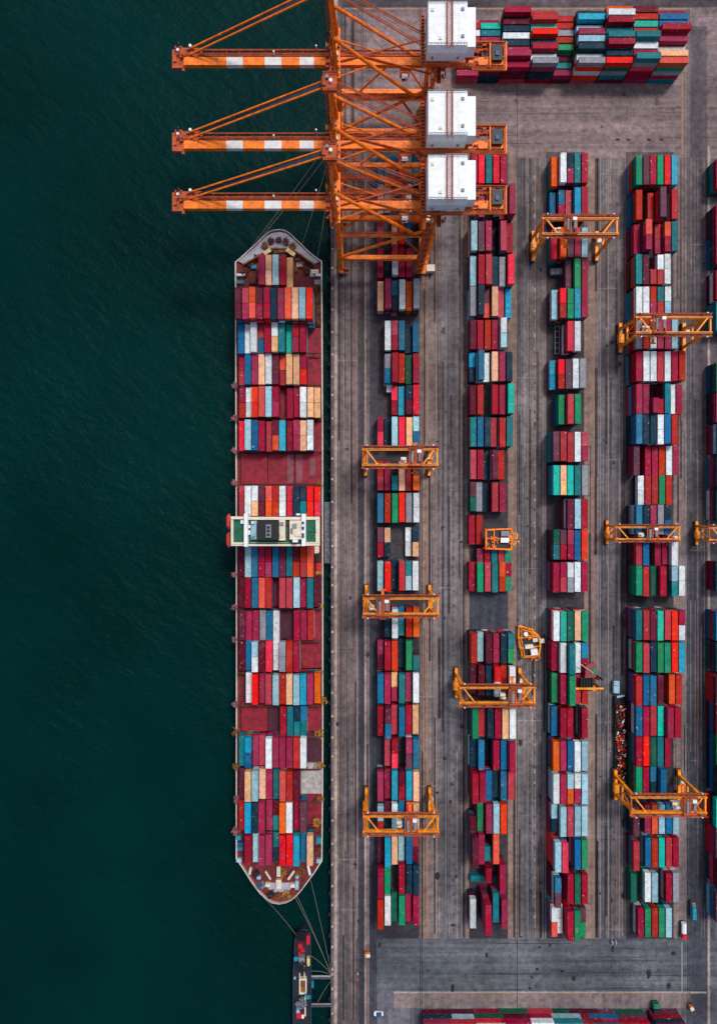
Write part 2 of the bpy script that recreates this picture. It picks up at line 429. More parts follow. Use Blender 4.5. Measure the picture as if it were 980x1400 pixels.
# --- yard blocks
B1 = [  # (top, bottom, tiers, six columns from the quay side)
 (208,249,2,'b t b o g t'), (252,291,2,'g g k k w k'), (294,334,2,'c k y r b k'),
 (338,380,3,'m n c/w m/m m k'), (382,424,4,'y m b/n w/w o g'), (438,480,3,'k w c/m b k b'), (483,524,3,'k g/b m c G/G m/m'),
 (527,567,3,'k k r/m s n/d r'), (569,611,3,'m/r k l r y l/b'), (630,671,3,'c/c m k/t y c p/o'), (673,715,3,'b c e/e r g w/w'),
 (720,762,2,'p/m y/n k k w/w n/y'), (766,808,3,'l r k c t/l w'), (830,872,3,'k n w/w s/t c o'), (875,917,3,'m/d m r k e k/t'),
 (920,961,3,'b m y/m t m w'), (964,1007,3,'m d/b c b m y'), (1009,1050,3,'k c m/r k m/p b'), (1053,1095,3,'m m s d/m s y'),
 (1098,1138,3,'l/c d/n w/l s/b r/c y/w'), (1141,1181,3,'d s y l b c/d'), (1183,1221,3,'m e k m n n'), (1224,1264,3,'c w G e m m')]
B2 = [
 (209,251,4,'m r t r m k'), (254,297,4,'k m k n m m'), (301,345,4,'l p m k c m'), (348,391,4,'l m c n g r'),
 (392,433,3,'g n p/o y c s'), (436,477,3,'d m c m w/l k'), (480,522,3,'s/n b w y m n'), (525,567,3,'d c k m m q'),
 (570,611,3,'t b n c c t'), (614,656,3,'c m k d c k'), (659,700,3,'p/G g k c m k'), (704,746,3,'m c k k k k'),
 (768,810,3,'m e c/c t/t o/c m/e'), (866,907,4,'c l d m/m n t/e'), (910,951,4,'d d n r/w c w'), (968,1010,5,'e c n m y w'),
 (1012,1052,4,'n b k m b m'), (1054,1095,4,'m m b n b c'), (1098,1139,4,'k/d e m l r k'), (1141,1181,4,'d m k/t o k k')]
B3 = [
 (207,254,'758:o 769:w 780:n/m 789.5:t 799:m','ttt'), (258,300,'755:b 767.5:b/m 778.5:c 789:s 798.6:m','n'), (316,358,'757.5:r 769.5:o 778.5:p 789:c/m 799:l','tt'),
 (350,390,'777:p 789.5:e 799.5:m',''), (393,434,'754:l 769.7:r/c 779:e/e 789.5:s 799:m','p'), (438,481,'780.5:r 789.5:w',''),
 (490,532,'753:s/s 768:r/c 777:p 787.5:w 797:g','m'), (538,580,'767:e 779:c 789:e',''), (590,631,'759:p 770:c 780.5:c 790:w 798.5:c/m',''),
 (635,677,'760:q 770:y/y 780:q 790:t 798:g','d'), (690,718,'780.5:d 790:l 799:m',''), (722,764,'760.5:G/t 770:p/m 780.5:m/m 790:b 799:r','n'),
 (768,810,'761:m 770:m/c 781:w/g 790:w 799:m','b'), (835,877,'760:w 770.5:q 781:G 790:y 799:e','t'), (879,920,'758:m 771:w 781.5:t 791:w 799:s/m','d'),
 (922,963,'756:e 770:m 781.5:e 790:m/c 799:c','G'), (966,1009,'758:b 771.5:m 781:m 798:m','n'), (1013,1055,'760.5:o 771:m 781:b 789.5:w 798:l','bn'),
 (1057,1100,'761:w/w 770.5:m 780:l/o 790:w/m 798.5:l','lld'), (1101,1144,'757:l/n 770:l 779.5:c 788.5:l 798:l','mmm'), (1149,1192,'764:l 773.5:r 789.5:b 798.5:e','rrr'),
 (1196,1238,'764:b/p 780:m 789.5:G 798:m','d'), (1241,1283,'757:w/o 764.5:w/w 780:m 789.5:e/e 798:p/e','b')]
B4 = [
 (209,255,'874:e 884.5:p 895:m 903.5:e 912.5:r 921.5:s','Grs'), (258,301,'871:c 889.7:c 906.5:p 921:c','nbb'), (303,345,'870:m 887:o/m 900:c/m 911:o/m 921:t','dnm'),
 (347,389,'871.5:t 885:d 893:k/c 902.5:w/c 912:w/w','nc'), (391,433,'872:w 882:w/w 894:c/m 903:t/c 913:w/l','cts'), (436,477,'872.5:g 883:c 892.5:w 902:m 913:m 922:l','g'),
 (479,522,'873.5:m 883:w 893:w 903.7:c 913:w 921:m 930.5:c','ds'), (525,567,'872:m 884:m 895.5:k/m 904.5:k/m 911.5:t 919:w/w 926.5:m','msr'), (569,608,'872.7:b 882:n 894:n 903:w/w 912.5:b 923.5:c','nn'),
 (609,650,'871:p/p 883.7:m 895:m 904:c 914:w 923:m','md'), (652,692,'875:w/w 884.5:c 894.5:c 904.7:e 915:c','ll'), (694,732,'873.5:b 882.5:n 894:m 902:g 914.5:n/b','gn'),
 (736,766,'873.5:c 884:b 899:m 909.7:m 921:w','dn'), (768,810,'873.5:e 884:c 893.5:G 906:m 921:l/t 930.5:w/w','Gd'), (834,876,'873:t 882:c 890.5:d 901.5:q 911.5:c 921.5:r 931:m/w','bm'),
 (878,920,'874:e 884.5:c 893:n 902.5:e 912.5:e 922.5:r 932:s','cld'), (923,964,'872:c 884.5:b 893:b 904:d 918:o 928:c','mbd'), (967,1008,'874:b 883.5:m 893:c 902:q 917:m 926:m','dd'),
 (1009,1046,'873:m 882.5:r 892:G 902:t 912:m','d'), (1049,1090,'873:e 883:m 892.5:b/n 906:b','GG'), (1099,1142,'872:p 883.5:m 894:o 904:l 914:b 923.7:l','nn'),
 (1145,1188,'869.5:c 884.5:b 895:c 904.5:q 914.5:c 923.5:m','bd'), (1191,1236,'868:G 884:w 894:l 914.5:m 923.5:g','GG'), (1240,1283,'873.5:m 884.5:e/e 894.5:c 904:e 912:l','mm')]

def emit_block(block, cols, bays, bname, lo, hi):
    rows = []
    for bi, row in enumerate(bays):
        if isinstance(row[2], int):
            y0, y1, tr, s = row
            items = [(ci, t, max(1, tr - (1 if RNG.random() < .3 else 0) + (1 if RNG.random() < .12 else 0))) for ci, t in enumerate(s.split()) if t != 'k']
            tk = s.split()
            for ci in range(1, 5):
                if tk[ci] == 'k' and tk[ci-1] != 'k' and tk[ci+1] != 'k' and RNG.random() < .7: items.append((ci, 'n', 1))  # low navy box added to darken most enclosed gaps between taller stacks
            items.sort()
            walls = None
        else:
            y0, y1, s, walls = row
            toks = [(float(tk.split(':')[0]), tk.split(':')[1]) for tk in s.split()]
            # which set of slots, in order, explains the roofs seen with the least change of height
            best = None
            import itertools
            for cs in itertools.combinations(range(len(cols)), len(toks)):
                for n0 in range(lo, hi+1):
                    e = 0; it = []
                    for (px, t), ci in zip(toks, cs):
                        c = min((abs(490+(cols[ci]-490)*H/(H-CH*n) - px) + .9*abs(n-n0), n) for n in range(max(lo, n0-1), min(hi, n0+1)+1))
                        e += c[0]; it.append((ci, t, c[1]))
                    e += .25*abs(n0-4)
                    if best is None or e < best[0]: best = (e, it)
            items = best[1]
        big = [i[2] for i in items if i[2] > 1] or [1]; mt = sum(big)/len(big)
        rows.append([(CY-(y0+y1)/2)*(H-CH*mt)/F, items, walls])
    for it in range(60):
        for a, c in zip(rows, rows[1:]):
            d = 12.5 - (a[0]-c[0])
            if d > 0: a[0] += d/2; c[0] -= d/2
    for bi, (Y, items, walls) in enumerate(rows):
        for nth, (ci, t, n) in enumerate(items):
            X = (cols[ci]-CX)*H/F
            cs = t.split('/')
            if 'k' in cs:      # only one short box in this slot
                i = cs.index('k'); c = [q for q in cs if q != 'k'][0]
                for k in range(n):
                    UNITS.append(dict(x=X, y=Y+(-1 if i == 0 else 1)*(CS/2+.06), z=.09+k*CH, L=CS, rot=0, code=c if k == n-1 else RNG.choice(WALLC), top=k == n-1, label=((bname, bi, nth), 'single')))
            else:
                stack(X, Y, .09, n, cs, 0, (bname, bi, nth), (walls or None) if ci == 0 else None)
emit_block(1, [519.3+9.46*i for i in range(6)], B1, 'block1', 2, 4)
emit_block(2, [642.2+9.7*i for i in range(6)], B2, 'block2', 2, 5)
emit_block(3, [750+9.4*i for i in range(5)], B3, 'block3', 2, 6)
emit_block(4, [859+9.4*i for i in range(7)], B4, 'block4', 2, 6)
# short row beside the small crane in the second block
for nth, (px, t) in enumerate(((656,'m'),(666,'m'),(675.5,'t'),(685,'c'),(694,'e'))):
    for k in range(2):
        p = G(px, 759.5, CH*2); UNITS.append(dict(x=p.x, y=p.y, z=.09+k*CH, L=CS, rot=0, code=t if k else RNG.choice(WALLC), top=k == 1, label=(('short', 0, nth), 'single')))
# loose boxes at the foot of the second block
def loose(px, py, n, code, L=CL, rot=0, label='', ):
    z = n*CH; p = G(px, py, z)
    for k in range(n):
        UNITS.append(dict(x=p.x, y=p.y, z=.09+k*CH, L=L, rot=rot, code=code if k == n-1 else RNG.choice('mdmpn'), top=k == n-1, label=label))
loose(652.5, 1201, 1, 't', CS, math.pi/2, 'short teal container lying crosswise at the foot of the second block from the quay')
loose(668, 1197, 3, 'm', CS, 0, 'short crimson container right of the crosswise teal one in the second block')
loose(687, 1202, 3, 'm', CL, 0, 'long crimson container at the right side of the crosswise teal one')
loose(678, 1206, 1, 'n', CS, 0, 'short navy container sunk between two crimson ones by the crosswise teal box')
loose(646.5, 1249, 3, 'w', CL, 0, 'lone tall-stacked white container at the bottom left of the second yard block')
loose(667.5, 1258, 6, 'm', CL, 0, 'crimson container topping the tall leaning-looking stack at the foot of second block')
loose(677.5, 1241, 3, 't', CL, 0, 'teal container beside the tall crimson stack at the foot of the second block')
loose(689.5, 1250, 3, 'm', CL, 0, 'crimson container at the bottom right corner of the second yard block')
# block at the right edge of the photo
B5 = [(212,262,'mm'),(282,318,'mm'),(320,360,'mp'),(370,410,'mm'),(414,450,'ty'),(456,490,'bn'),(494,537,'GG'),(539,575,'mc'),(578,620,'nb'),(624,665,'bm'),(668,712,'nt'),
      (748,766,'md'),(769,808,'nn'),(812,835,'qq'),(837,876,'bb'),(878,920,'nt'),(922,964,'dm'),(966,1002,'dd'),(1004,1046,'GG'),(1049,1090,'nG'),(1093,1130,'qt'),(1134,1174,'pd'),(1177,1217,'dm'),(1220,1262,'pp')]
for bi, (y0, y1, cc) in enumerate(B5):
    n = RNG.choice((3,3,4)); Y = (CY-(y0+y1)/2)*(H-CH*n)/F
    if y1-y0 < 36: continue
    for ci in range(4):
        stack((968.5+9.46*ci-CX)*H/F, Y, .09, n, [cc[ci] if ci < 2 else RNG.choice(CODES)], 0, ('edge', bi, ci))
# block along the top of the photo, boxes lying left to right: (left, right) and rows from its near side away
BT = [(621,652,3,'mdmnmwmo'),(652,679.5,3,'dmndmtqm'),(679.5,716,4,'mmmnwndm'),(716,751,4,'gwmnrqcc'),(751,776,3,'mtdecgcc'),(776,812,5,'gwnlmlsn'),(812,848,5,'rnmttmwo'),(848,881,5,'tmwtcqcd'),(881,920,5,'oywmmbbm')]
for bi, (x0, x1, n0, s) in enumerate(BT):
    L = (x1-x0)*.955/3.2
    if L not in GEO: GEO[L] = cont_geo(L)
    X = ((x0+x1)/2-CX)*H/F
    for j, c in enumerate(s):
        n = max(2, n0 + RNG.choice((-1,0,0,0,1) if n0 > 3 else (-1,0,0)))
        for k in range(n):
            UNITS.append(dict(x=X+RNG.uniform(-.08,.08), y=(CY-(110.5-9.46*j))*H/F+RNG.uniform(-.04,.04), z=.09+k*CH+RNG.uniform(0,.02), L=L, rot=math.pi/2, code=c if k == n-1 else RNG.choice('mmmddcnnbteglwrG'), top=k == n-1, label=('top', bi, j)))
BB = [(581,617,'mrm'),(619,653,'ccm'),(656,688,'wcm'),(690,723,'mcm'),(725,757,'wdm'),(760,795,'ttm'),(797,812,'mbm'),(814,850,'ttm'),(853,884,'mmm'),(902,938,'mmc')]
for bi, (x0, x1, s) in enumerate(BB):
    n = [3,3,4,3,3,3,3,4,3,4][bi]
    X = ((x0+x1)/2-CX)*(H-CH*n)/F
    for j, c in enumerate(s):
        stack(X, (CY-(1383+9.46*j))*H/F, .09, n if j == 0 else max(2,n-1), [c], math.pi/2, ('bottom', bi, j))

# --- the 300 that show largest become things, all the others one mass
def label_of(u):
    w = PAL[u['code']][1]; lb = u['label']; size = 'long'
    if isinstance(lb, str): return lb
    part = ''
    if isinstance(lb[0], tuple):
        part = {'far':'upper half-length ', 'near':'lower half-length ', 'single':'short '}[lb[1]]; lb = lb[0]; size = ''
    k, bi, nth = lb
    if k == 'ship': return f"{size or part.strip()} {w} container on ship, {ORD[nth]} from sea side, {ORD[bi]} bay from the top".strip()
    if k.startswith('block'):
        where = {'1':'first','2':'second','3':'third','4':'fourth'}[k[-1]]
        return f"{size or part.strip()} {w} container, {ORD[nth]} from left in {ORD[bi]} row of {where} block from the quay"
    if k == 'edge': return f"long {w} container, {ORD[bi]} from the top in column {'one' if nth == 0 else 'two'} at photo's right edge"
    if k == 'short': return f"short {w} container, {ORD[nth]} from left below the small square crane"
    if k == 'top': return f"{w} container lying sideways, {ORD[nth]} from near side, {ORD[bi]} stack of the top block"
    return f"{w} container lying sideways, {ORD[nth]} row, {ORD[bi]} stack along the bottom edge"
def area(u):
    if not u['top']: return 0
    k = F/(H-u['z']-CH); px = CX+u['x']*k; py = CY-u['y']*k
    hx, hy = (CW/2*k, u['L']/2*k) if not u['rot'] else (u['L']/2*k, CW/2*k)
    vx = max(0, min(980, px+hx)-max(0, px-hx)); vy = max(0, min(1400, py+hy)-max(0, py-hy))
    a = vx*vy
    if 452 < px < 690 and py < 300: a *= .5       # under the quay cranes
    return a
order = sorted(UNITS, key=area, reverse=True)
for i, u in enumerate(order): u['solo'] = i < 300
mass = MB()
for u in UNITS:
    if u['solo']:
        o = bpy.data.objects.new('shipping_container', cmesh(u['L'], u['code'])); C.objects.link(o)
        o.location = (u['x'], u['y'], u['z']); o.rotation_euler = (0,0,u['rot'])
        tag(o, label_of(u), 'shipping container', 'shipping containers stacked on the ship and in the yard')
    else:
        v, f = GEO[u['L']]
        if u['rot']: v = [(u['x']-y, u['y']+x, u['z']+z) for x,y,z in v]
        else: v = [(u['x']+x, u['y']+y, u['z']+z) for x,y,z in v]
        mass.add(v, f, CODES.index(u['code']))
tag(mass.build('stacked_containers', [CM[k] for k in CODES]), 'the other stacked containers of the ship and yard, in many mixed colours', 'containers', kind='stuff')
print('containers', len(UNITS), 'tops', sum(u['top'] for u in UNITS))

# ------------------------------------------------------------------ the ship
ship = tag(empty('container_ship', (G(381,775,-3.6).x, 0, -3.6)), 'long container ship moored along the quay, loaded with coloured containers', 'ship')
SX = ship.location.x; SZ = -3.6
def sp(px, py, z): q = G(px, py, z); return Vector((q.x-SX, q.y, z-SZ))
def spart(b, name, mat, parent=ship): return b.build(name, mat, parent)
OUT = [(321.3,358),(330,351),(337.5,344),(345,337.5),(352,331),(359,324),(365,318.5),(369,316),(373,314.5),(381.6,313.4),(389,314.7),(394,317),(398,320.4),(405,327),(412.7,334),(419,340.5),(425.7,346.5),(433,352),(440.4,357),
       (441,450),(441.8,600),(442,800),(442,1000),(441.6,1100),(440.7,1177),(430.6,1192.6),(417.5,1210.6),(411,1219),(404.5,1226),(398,1231),(391.4,1234.4),(381.6,1236.4),(372,1234.8),(365,1230.5),(355.5,1222),(344,1207),(332.7,1189),(322.5,1174),
       (322.5,1100),(322.8,900),(322.5,700),(321.8,500)]
ZD, ZR = 6.2, 7.6
CYs = sum(p[1] for p in OUT)/len(OUT)
b = MB()
rings = []
cx = 381.7
for z, k in ((-3.6-3,.86),(-1.5,.92),(3.0,.985),(ZR,1.0)):
    ring = []
    for px, py in OUT:
        q = G(px, py, ZR)
        taper = 1.0
        d = min(abs(py-313), abs(py-1236))
        kk = k if d < 90 else 1-(1-k)*.15
        c = G(cx, py, ZR)
        y_c = (CY-py)*(H-ZR)/F
        ky = 1-(1-k)*.10
        ring.append((c.x+(q.x-c.x)*kk - SX, (y_c-(CY-775)*(H-ZR)/F)*ky+(CY-775)*(H-ZR)/F, z-SZ))
    rings.append(ring)
n = len(OUT)
for r in range(3):
    for i in range(n):
        j = (i+1)%n
        b.add([rings[r][i],rings[r][j],rings[r+1][j],rings[r+1][i]], [(3,2,1,0)])
hull = spart(b, 'hull', HULLM)
# bulwark: inner wall and a pale capping rail
def inset(px, py, d):
    # move towards the ship's spine
    return (px + (cx-px)*d*(1 if abs(px-cx) > 8 else .8), py + ((775-py)/460.0)*d*22)
b = MB()
for i in range(n):
    j = (i+1)%n
    a0 = sp(*OUT[i], ZR); a1 = sp(*OUT[j], ZR); i0 = sp(*inset(*OUT[i], .028), ZR); i1 = sp(*inset(*OUT[j], .028), ZR)
    up = Vector((0,0,.12))
    b.add([a0+up,a1+up,i1+up,i0+up], [(3,2,1,0)]); 
    dn = Vector((0,0,-(ZR-ZD)))
    b.add([i0+up,i1+up,i1+dn,i0+dn], [(3,2,1,0)]); b.add([a0,a1,a1+up,a0+up], [(3,2,1,0)])
spart(b, 'bulwark', RIM)
b = MB(); b.add([sp(*inset(*p, .028), ZR)*1.0 - Vector((0,0,ZR-ZD)) for p in OUT], [tuple(range(n-1,-1,-1))])
spart(b, 'main_deck', DECKR)
# pale forecastle whaleback inside the top end
fo = [(326,357),(337,347.5),(352,334.5),(362,324),(371,318.5),(381.6,316.8),(391,318.5),(400,326),(412,337),(424,348.5),(437,357),
      (428,361),(418,354),(408,345),(398,339.5),(370,339.5),(358,347),(348,353),(336,362)]
b = MB(); b.prism([(sp(x,y,7.4).x, sp(x,y,7.4).y) for x,y in fo], ZD+.1-SZ, 7.2-SZ)
spart(b, 'forecastle_deck', DECKW)
b = MB()
for (x0,y0),(x1,y1) in zip(((333,363),(350,353.5),(370,341)),((350,353.5),(370,341),(398,341))): b.beam(sp(x0,y0,8.0), sp(x1,y1,8.0), .5, 2.4)
for (x0,y0),(x1,y1) in zip(((398,341),(412,350)),((412,350),(430,363))): b.beam(sp(x0,y0,8.0), sp(x1,y1,8.0), .5, 2.4)
spart(b, 'breakwater', RUSTY)
for (x0,y0,x1,y1) in ((361,347,370,341.5),(392,341,403,349)):
    b = MB(); b.beam(sp(x0,y0,9.2), sp(x1,y1,9.2), 1.6, .6); spart(b, 'deck_box', paint('cream_box', rgb(226,196,140,.9), rust=.3))
def drum(px, py, z, L, r, mat, rz=0.0, frame=GREY):
    c = sp(px, py, z); d = Vector((math.cos(rz), math.sin(rz), 0))
    b = MB(); b.tube(c-d*L/2, c+d*L/2, r, 10)
    w = spart(b, 'mooring_winch', mat)
    b = MB()
    for s in (-1, 1): b.tube(c+d*(s*L/2), c+d*(s*(L/2+.15)), r*1.5, 10)
    b.cbox(c-Vector((0,0,r)), (L*1.2, 1.6, .5), rz=rz)
    b.build('winch_frame', frame, w)
for px, py in ((374,341),(380,344.5),(386,344)): drum(px, py, 8.2, 2.2, .7, RUSTY, .2)
# hatch covers under every bay, seams between the panels
hatch_mats = {6:HATCHM, 13:HATCHD, 11:HATCHM}
for bi, (y0, y1, tr, cols) in enumerate(SHIP):
    zt = HB-.05
    yc = (CY-(y0+y1)/2)*(H-(HB+tr*CH))/F
    half = 6.35
    toks = cols.split()
    first = min(i for i,q in enumerate(toks) if q != '-'); last = max(i for i,q in enumerate(toks) if q != '-')
    groups = []
    for i in range(0, 12, 4):
        a, e = max(i, first), min(i+3, last)
        if a <= e: groups.append((a, e))
    for gi, (a, e) in enumerate(groups):
        x0 = SHIPX(324.2+9.48*a)-SX+.12; x1 = SHIPX(324.2+9.48*(e+1))-SX-.12
        m = HATCHM
        if (bi, gi) in ((13,1),(10,1),(14,2)): m = HATCHD
        if (bi, gi) == (15,2): m = HATCHW
        b = MB(); b.box(x0, yc-half, ZD+.05-SZ, x1, yc+half, zt-.12-SZ); b.box(x0+.25, yc-half+.25, zt-.12-SZ, x1-.25, yc+half-.25, zt-.02-SZ)
        for k in range(1, e-a+1):
            xx = x0+(x1-x0)*k/(e-a+1); b.box(xx-.06, yc-half+.3, zt-.02-SZ, xx+.06, yc+half-.3, zt+.04-SZ)
        b.box(x0+.3, yc-.08, zt-.02-SZ, x1-.3, yc+.08, zt+.05-SZ)
        h = spart(b, 'hatch_cover', m)
        if (bi, gi) in ((6,2),(6,1)):
            b = MB()
            for xx, yy, w, l in ((.45,.1,2.6,11.5),(6.2,.8,2.2,7)) if gi == 2 else ((8.0,.0,2.4,11.8),):
                b.box(x0+xx, yc-l/2+yy, zt+.05-SZ, min(x0+xx+w, x1-.2), yc+l/2+yy, zt+.09-SZ)
            b.build('worn_panel', paint('worn_hatch', rgb(126,66,78,.9), rust=.7, speck=.3, var=.4), h)
# lashing bridges between the bays
yb = [(SHIP[i][1]+SHIP[i+1][0])/2 for i in range(1, len(SHIP)-1)]
for y in yb:
    if 700 < y < 760: continue
    b = MB(); p = sp(325.5, y, 11); q = sp(438.5, y, 11)
    b.beam(p, q, .5, .35)
    for k in range(13):
        a = p.lerp(q, k/12); b.beam(a, a-Vector((0,0,4.4)), .22, .22)
    b.rail(p, q, 1.0, 12, .05)
    spart(b, 'lashing_bridge', DRUST)
# rust-brown platforms and gear at the ship's side
def clump(c, r, nn, seed):
    rr = random.Random(seed); b = MB()
    for k in range(nn):
        a = rr.uniform(0, 6.28); d = r*math.sqrt(rr.random())
        p = Vector(c)+Vector((math.cos(a)*d, math.sin(a)*d, rr.uniform(-.3,.8)))
        s = rr.uniform(.18,.55)
        b.cbox(p, (s*rr.uniform(.5,2), s, s*.8), rz=rr.uniform(0,3))
        if k % 3 == 0: b.tube(p, p+Vector((rr.uniform(-1,1), rr.uniform(-1,1), rr.uniform(0,.6))), .09, 5)
    return b
OLIVE = paint('ochre_rust', rgb(168,122,44,.9), rust=.5, var=.5, rough=.9)
PINKR = paint('faded_rust_pink', rgb(150,92,96,.9), rust=.4, var=.4, rough=.9)
for i, (px, py, m, r) in enumerate(((321.5,527,PINKR,1.3),(321.5,571,PINKR,1.2),(321,616,PINKR,1.1),(320.5,660,PINKR,1.1),(320.5,786,PINKR,.9),(321,830,PINKR,1.0),(320.5,874,PINKR,.9),(322.5,962,PINKR,1.3),
        (324,1001,RUSTY,1.9),(323,1048,RUSTY,1.5),(323.5,1092,PINKR,1.6),(323,1136,PINKR,1.7),(442,958,OLIVE,1.7),(437,1003,OLIVE,2.0),(438,1047,OLIVE,1.5),(433.5,1124,OLIVE,1.8),(438,1092,RUSTY,1.3),(437,571,RUSTY,1.1),(437,661,RUSTY,1.1),(438,829,OLIVE,1.1),(438,918,RUSTY,.8))):
    clump(sp(px, py, 9.5), r*1.0, 42, i).build('lashing_gear', m, ship)
# side deck gear
gear = [(430,372,3.2,2.0,CREAM),(428,376,2.6,1.4,HATCHW),(347,365,2.2,1.5,CYANP),(329,386,2.8,1.1,CYANP),(330,376,3.6,.9,WHITE),(433,376,3.2,.9,WHITE),(434,386,2.6,2.0,GREY),(346,384,2.8,2.6,DRUST),(410,362,2.8,1.8,HATCHW),
        (432,752,2.6,3.0,CREAM),(436,775,2.2,3.2,REDP),(436,783,2.6,1.4,OLIVE),(434,762,1.6,4.0,BLACK),(436,1149,2.4,2.6,CYANP),(436,1177,2.0,1.6,PALEB),(326,1144,2.4,2.6,CYANP),(329,1154,2.8,2.0,BLUEP),(328,1160,2.4,1.3,CYANP),(327,1176,2.2,1.5,PALEB),(435,1161,2.2,2.0,DRUST)]
for px, py, w, l, m in gear:
    b = MB(); c = sp(px, py, 7.3); b.box(c.x-w/2, c.y-l/2, ZD-SZ, c.x+w/2, c.y+l/2, 7.6-SZ); b.box(c.x-w/2+.2, c.y-l/2+.2, 7.6-SZ, c.x+w/2-.2, c.y+l/2-.2, 7.75-SZ)
    spart(b, 'deck_locker', m)
# mooring deck of the bottom end
b = MB(); b.prism([(sp(x,y,7).x, sp(x,y,7).y) for x,y in ((366,1208),(398,1208),(399,1215),(392,1221),(374,1221),(366,1216))], ZD-SZ, ZD+.18-SZ); spart(b, 'worn_deck_patch', DECKW)
for x0,y0,x1,y1,w,m in ((343,1186,341.5,1195,1.0,CREAM),(363,1191,370,1202,.6,CREAM),(381,1185,381,1198,1.5,CREAM),(402,1191,394,1202,.9,CREAM),(421,1183,424,1196,.9,WHITE)):
    b = MB(); b.beam(sp(x0,y0,9), sp(x1,y1,8), w, .6); b.beam(sp(x0,y0,8), sp(x0,y0,6.3), .3, .3); spart(b, 'deck_davit', m)
for px, py, w, l, m in ((381,1209,2.2,3.6,CREAM),(366,1210,2.0,1.4,CREAM),(400,1211,2.0,1.4,CREAM),(406,1210,1.4,3.2,PALEB),(354,1200,1.6,1.1,PALEB),(406,1199,1.3,1.0,PALEB)):
    b = MB(); c = sp(px, py, 7.5); b.box(c.x-w/2, c.y-l/2, ZD-SZ, c.x+w/2, c.y+l/2, 7.7-SZ); b.box(c.x-w/4, c.y-l/3, 7.7-SZ, c.x+w/4, c.y+l/3, 8.1-SZ); spart(b, 'deck_hatch', m)
drum(356, 1210, 7.4, 2.6, .8, BLUEP, .6); drum(360, 1212, 7.2, 1.5, .6, GREY, .6); drum(406, 1215, 7.2, 1.5, .5, GREY, 0)
for i, (px, py) in enumerate(((370,1222),(381,1226),(392,1223),(350,1194),(410,1192),(386,1192))): clump(sp(px, py, 7), 1.8, 34, 90+i).build('rope_coil', (DARK, RUSTY, OLIVE)[i%3], ship)
# bridge house
ZB = 30.0
bh = empty('bridge_house', (0,0,0)); bh.parent = ship; bh.name = 'bridge_house'
def bbox(px0, py0, px1, py1, z0, z1, zr=None):
    zr = zr or z1
    a = sp(px0, py1, zr); c = sp(px1, py0, zr); return (a.x, a.y, z0-SZ, c.x, c.y, z1-SZ)
def bp(name, mat, *boxes):
    b = MB()
    for q in boxes: b.box(*bbox(*q))
    return b.build(name, mat, bh)
bp('accommodation_block', CREAM, (337,709,420,744,6.3,27.6,29))
bp('bridge_deck', DECKG, (338,709,419.5,744.5,27.6,28.4))
bp('wing_deck', DECKG, (317,709,336,744,27.0,28.1))
bp('wing_deck', DECKG, (418.5,709,436,744,27.0,28.1))
bp('wing_rail', CREAM, (315.8,706,337,709.8,26.8,29.2),(315.8,741.5,337,746.3,26.8,29.2),(315.8,709.9,319,741.4,26.8,29.2))
bp('wing_rail', CREAM, (418,706.5,437,711,26.8,29.2),(431.5,711.1,437,741,26.8,29.2),(418,741.1,437,746,26.8,29.2))
for x0, y0, x1, y1 in ((317,709.5,336,709.5),(317,743.5,336,743.5),(419,710,436,710),(419,742,436,742),(343,742,395,742),(339,711,339,742)):
    b = MB(); b.rail(sp(x0,y0,28.4), sp(x1,y1,28.4), 1.1, 10, .07); b.build('railing', CREAM, bh)
for px, py, w, l, h in ((346,714.5,1.0,1.0,1.4),(346,734,1.2,.8,1.0),(393,716,1.2,1.6,1.2),(393,731,1.0,2.2,.9),(403,719,1.6,1.6,.8),(407,731,2.2,1.0,.7),(385.5,716,1.2,1.2,.9),(385.5,732,1.4,1.0,.7),(399,726,.8,2.0,.6)):
    c = sp(px, py, 31); z0 = 30.7-SZ if 381 < px < 390 else (30.9-SZ if px > 396 else (30.3-SZ if px < 350 else 28.4-SZ)); MB().box(c.x-w/2, c.y-l/2, z0, c.x+w/2, c.y+l/2, z0+h).build('deck_fitting', (GREY, CREAM, DRUST)[int(px+py)%3], bh)
bp('bridge_front', CREAM, (338.9,706.6,412.3,710.6,28.4,30.2),(338.9,744,412.3,746.6,28.4,29.6))
bp('side_house', WHITE, (333.6,702.5,338.8,747.5,26,31.5)); bp('side_house', WHITE, (412.4,702.5,417.8,746.5,26,31.5))
bp('deck_house', PALEB, (343,712,351,737.5,28.4,30.4)); bp('deck_house', CREAM, (381.3,710.8,390,739,28.4,30.8)); bp('deck_house', CREAM, (396,711.5,412.2,737.5,28.4,31))
fn = bp('funnel', BLACK, (352,712,381,738,28.4,33))
b = MB(); b.box(*bbox(363.4,717,370.6,735,33,34,34)); o = b.build('funnel_cap', GREY, fn)
for y in (721,726,731): MB().box(*bbox(365,y-1.6,369,y+1.6,34,34.3,34)).build('exhaust_pipe', BLACK, fn)
for q in ((339,718,342.5,722,28.4,29.8),(339,725,342.5,731,28.4,29.8),(329,711,333,716,28.1,29.4)): bp('vent_box', WHITE, q)
for q in ((400,738,407,741.5,28.4,33),(405,702,410,704.5,27,31)): bp('radar_mast', WHITE, q)
for q in ((413,713,415.6,716,31.5,32.3),(413,720,415.6,724,31.5,32.3),(413,729,415.6,735,31.5,32.3)): bp('equipment_box', DARK, q)
for y in (713, 738):
    b = MB(); q = sp(313, y, 24); b.tube(q+Vector((0,-1.8,0)), q+Vector((0,1.8,0)), 1.0, 10); b.tube(q+Vector((0,1.8,0)), q+Vector((0,3,0)), 1.0, 10, r2=.25); b.tube(q+Vector((0,-3,0)), q+Vector((0,-1.8,0)), .25, 10, r2=1.0); b.build('lifeboat', paint('lifeboat_red', rgb(206,60,50,.9), rust=.1, speck=.2), bh)
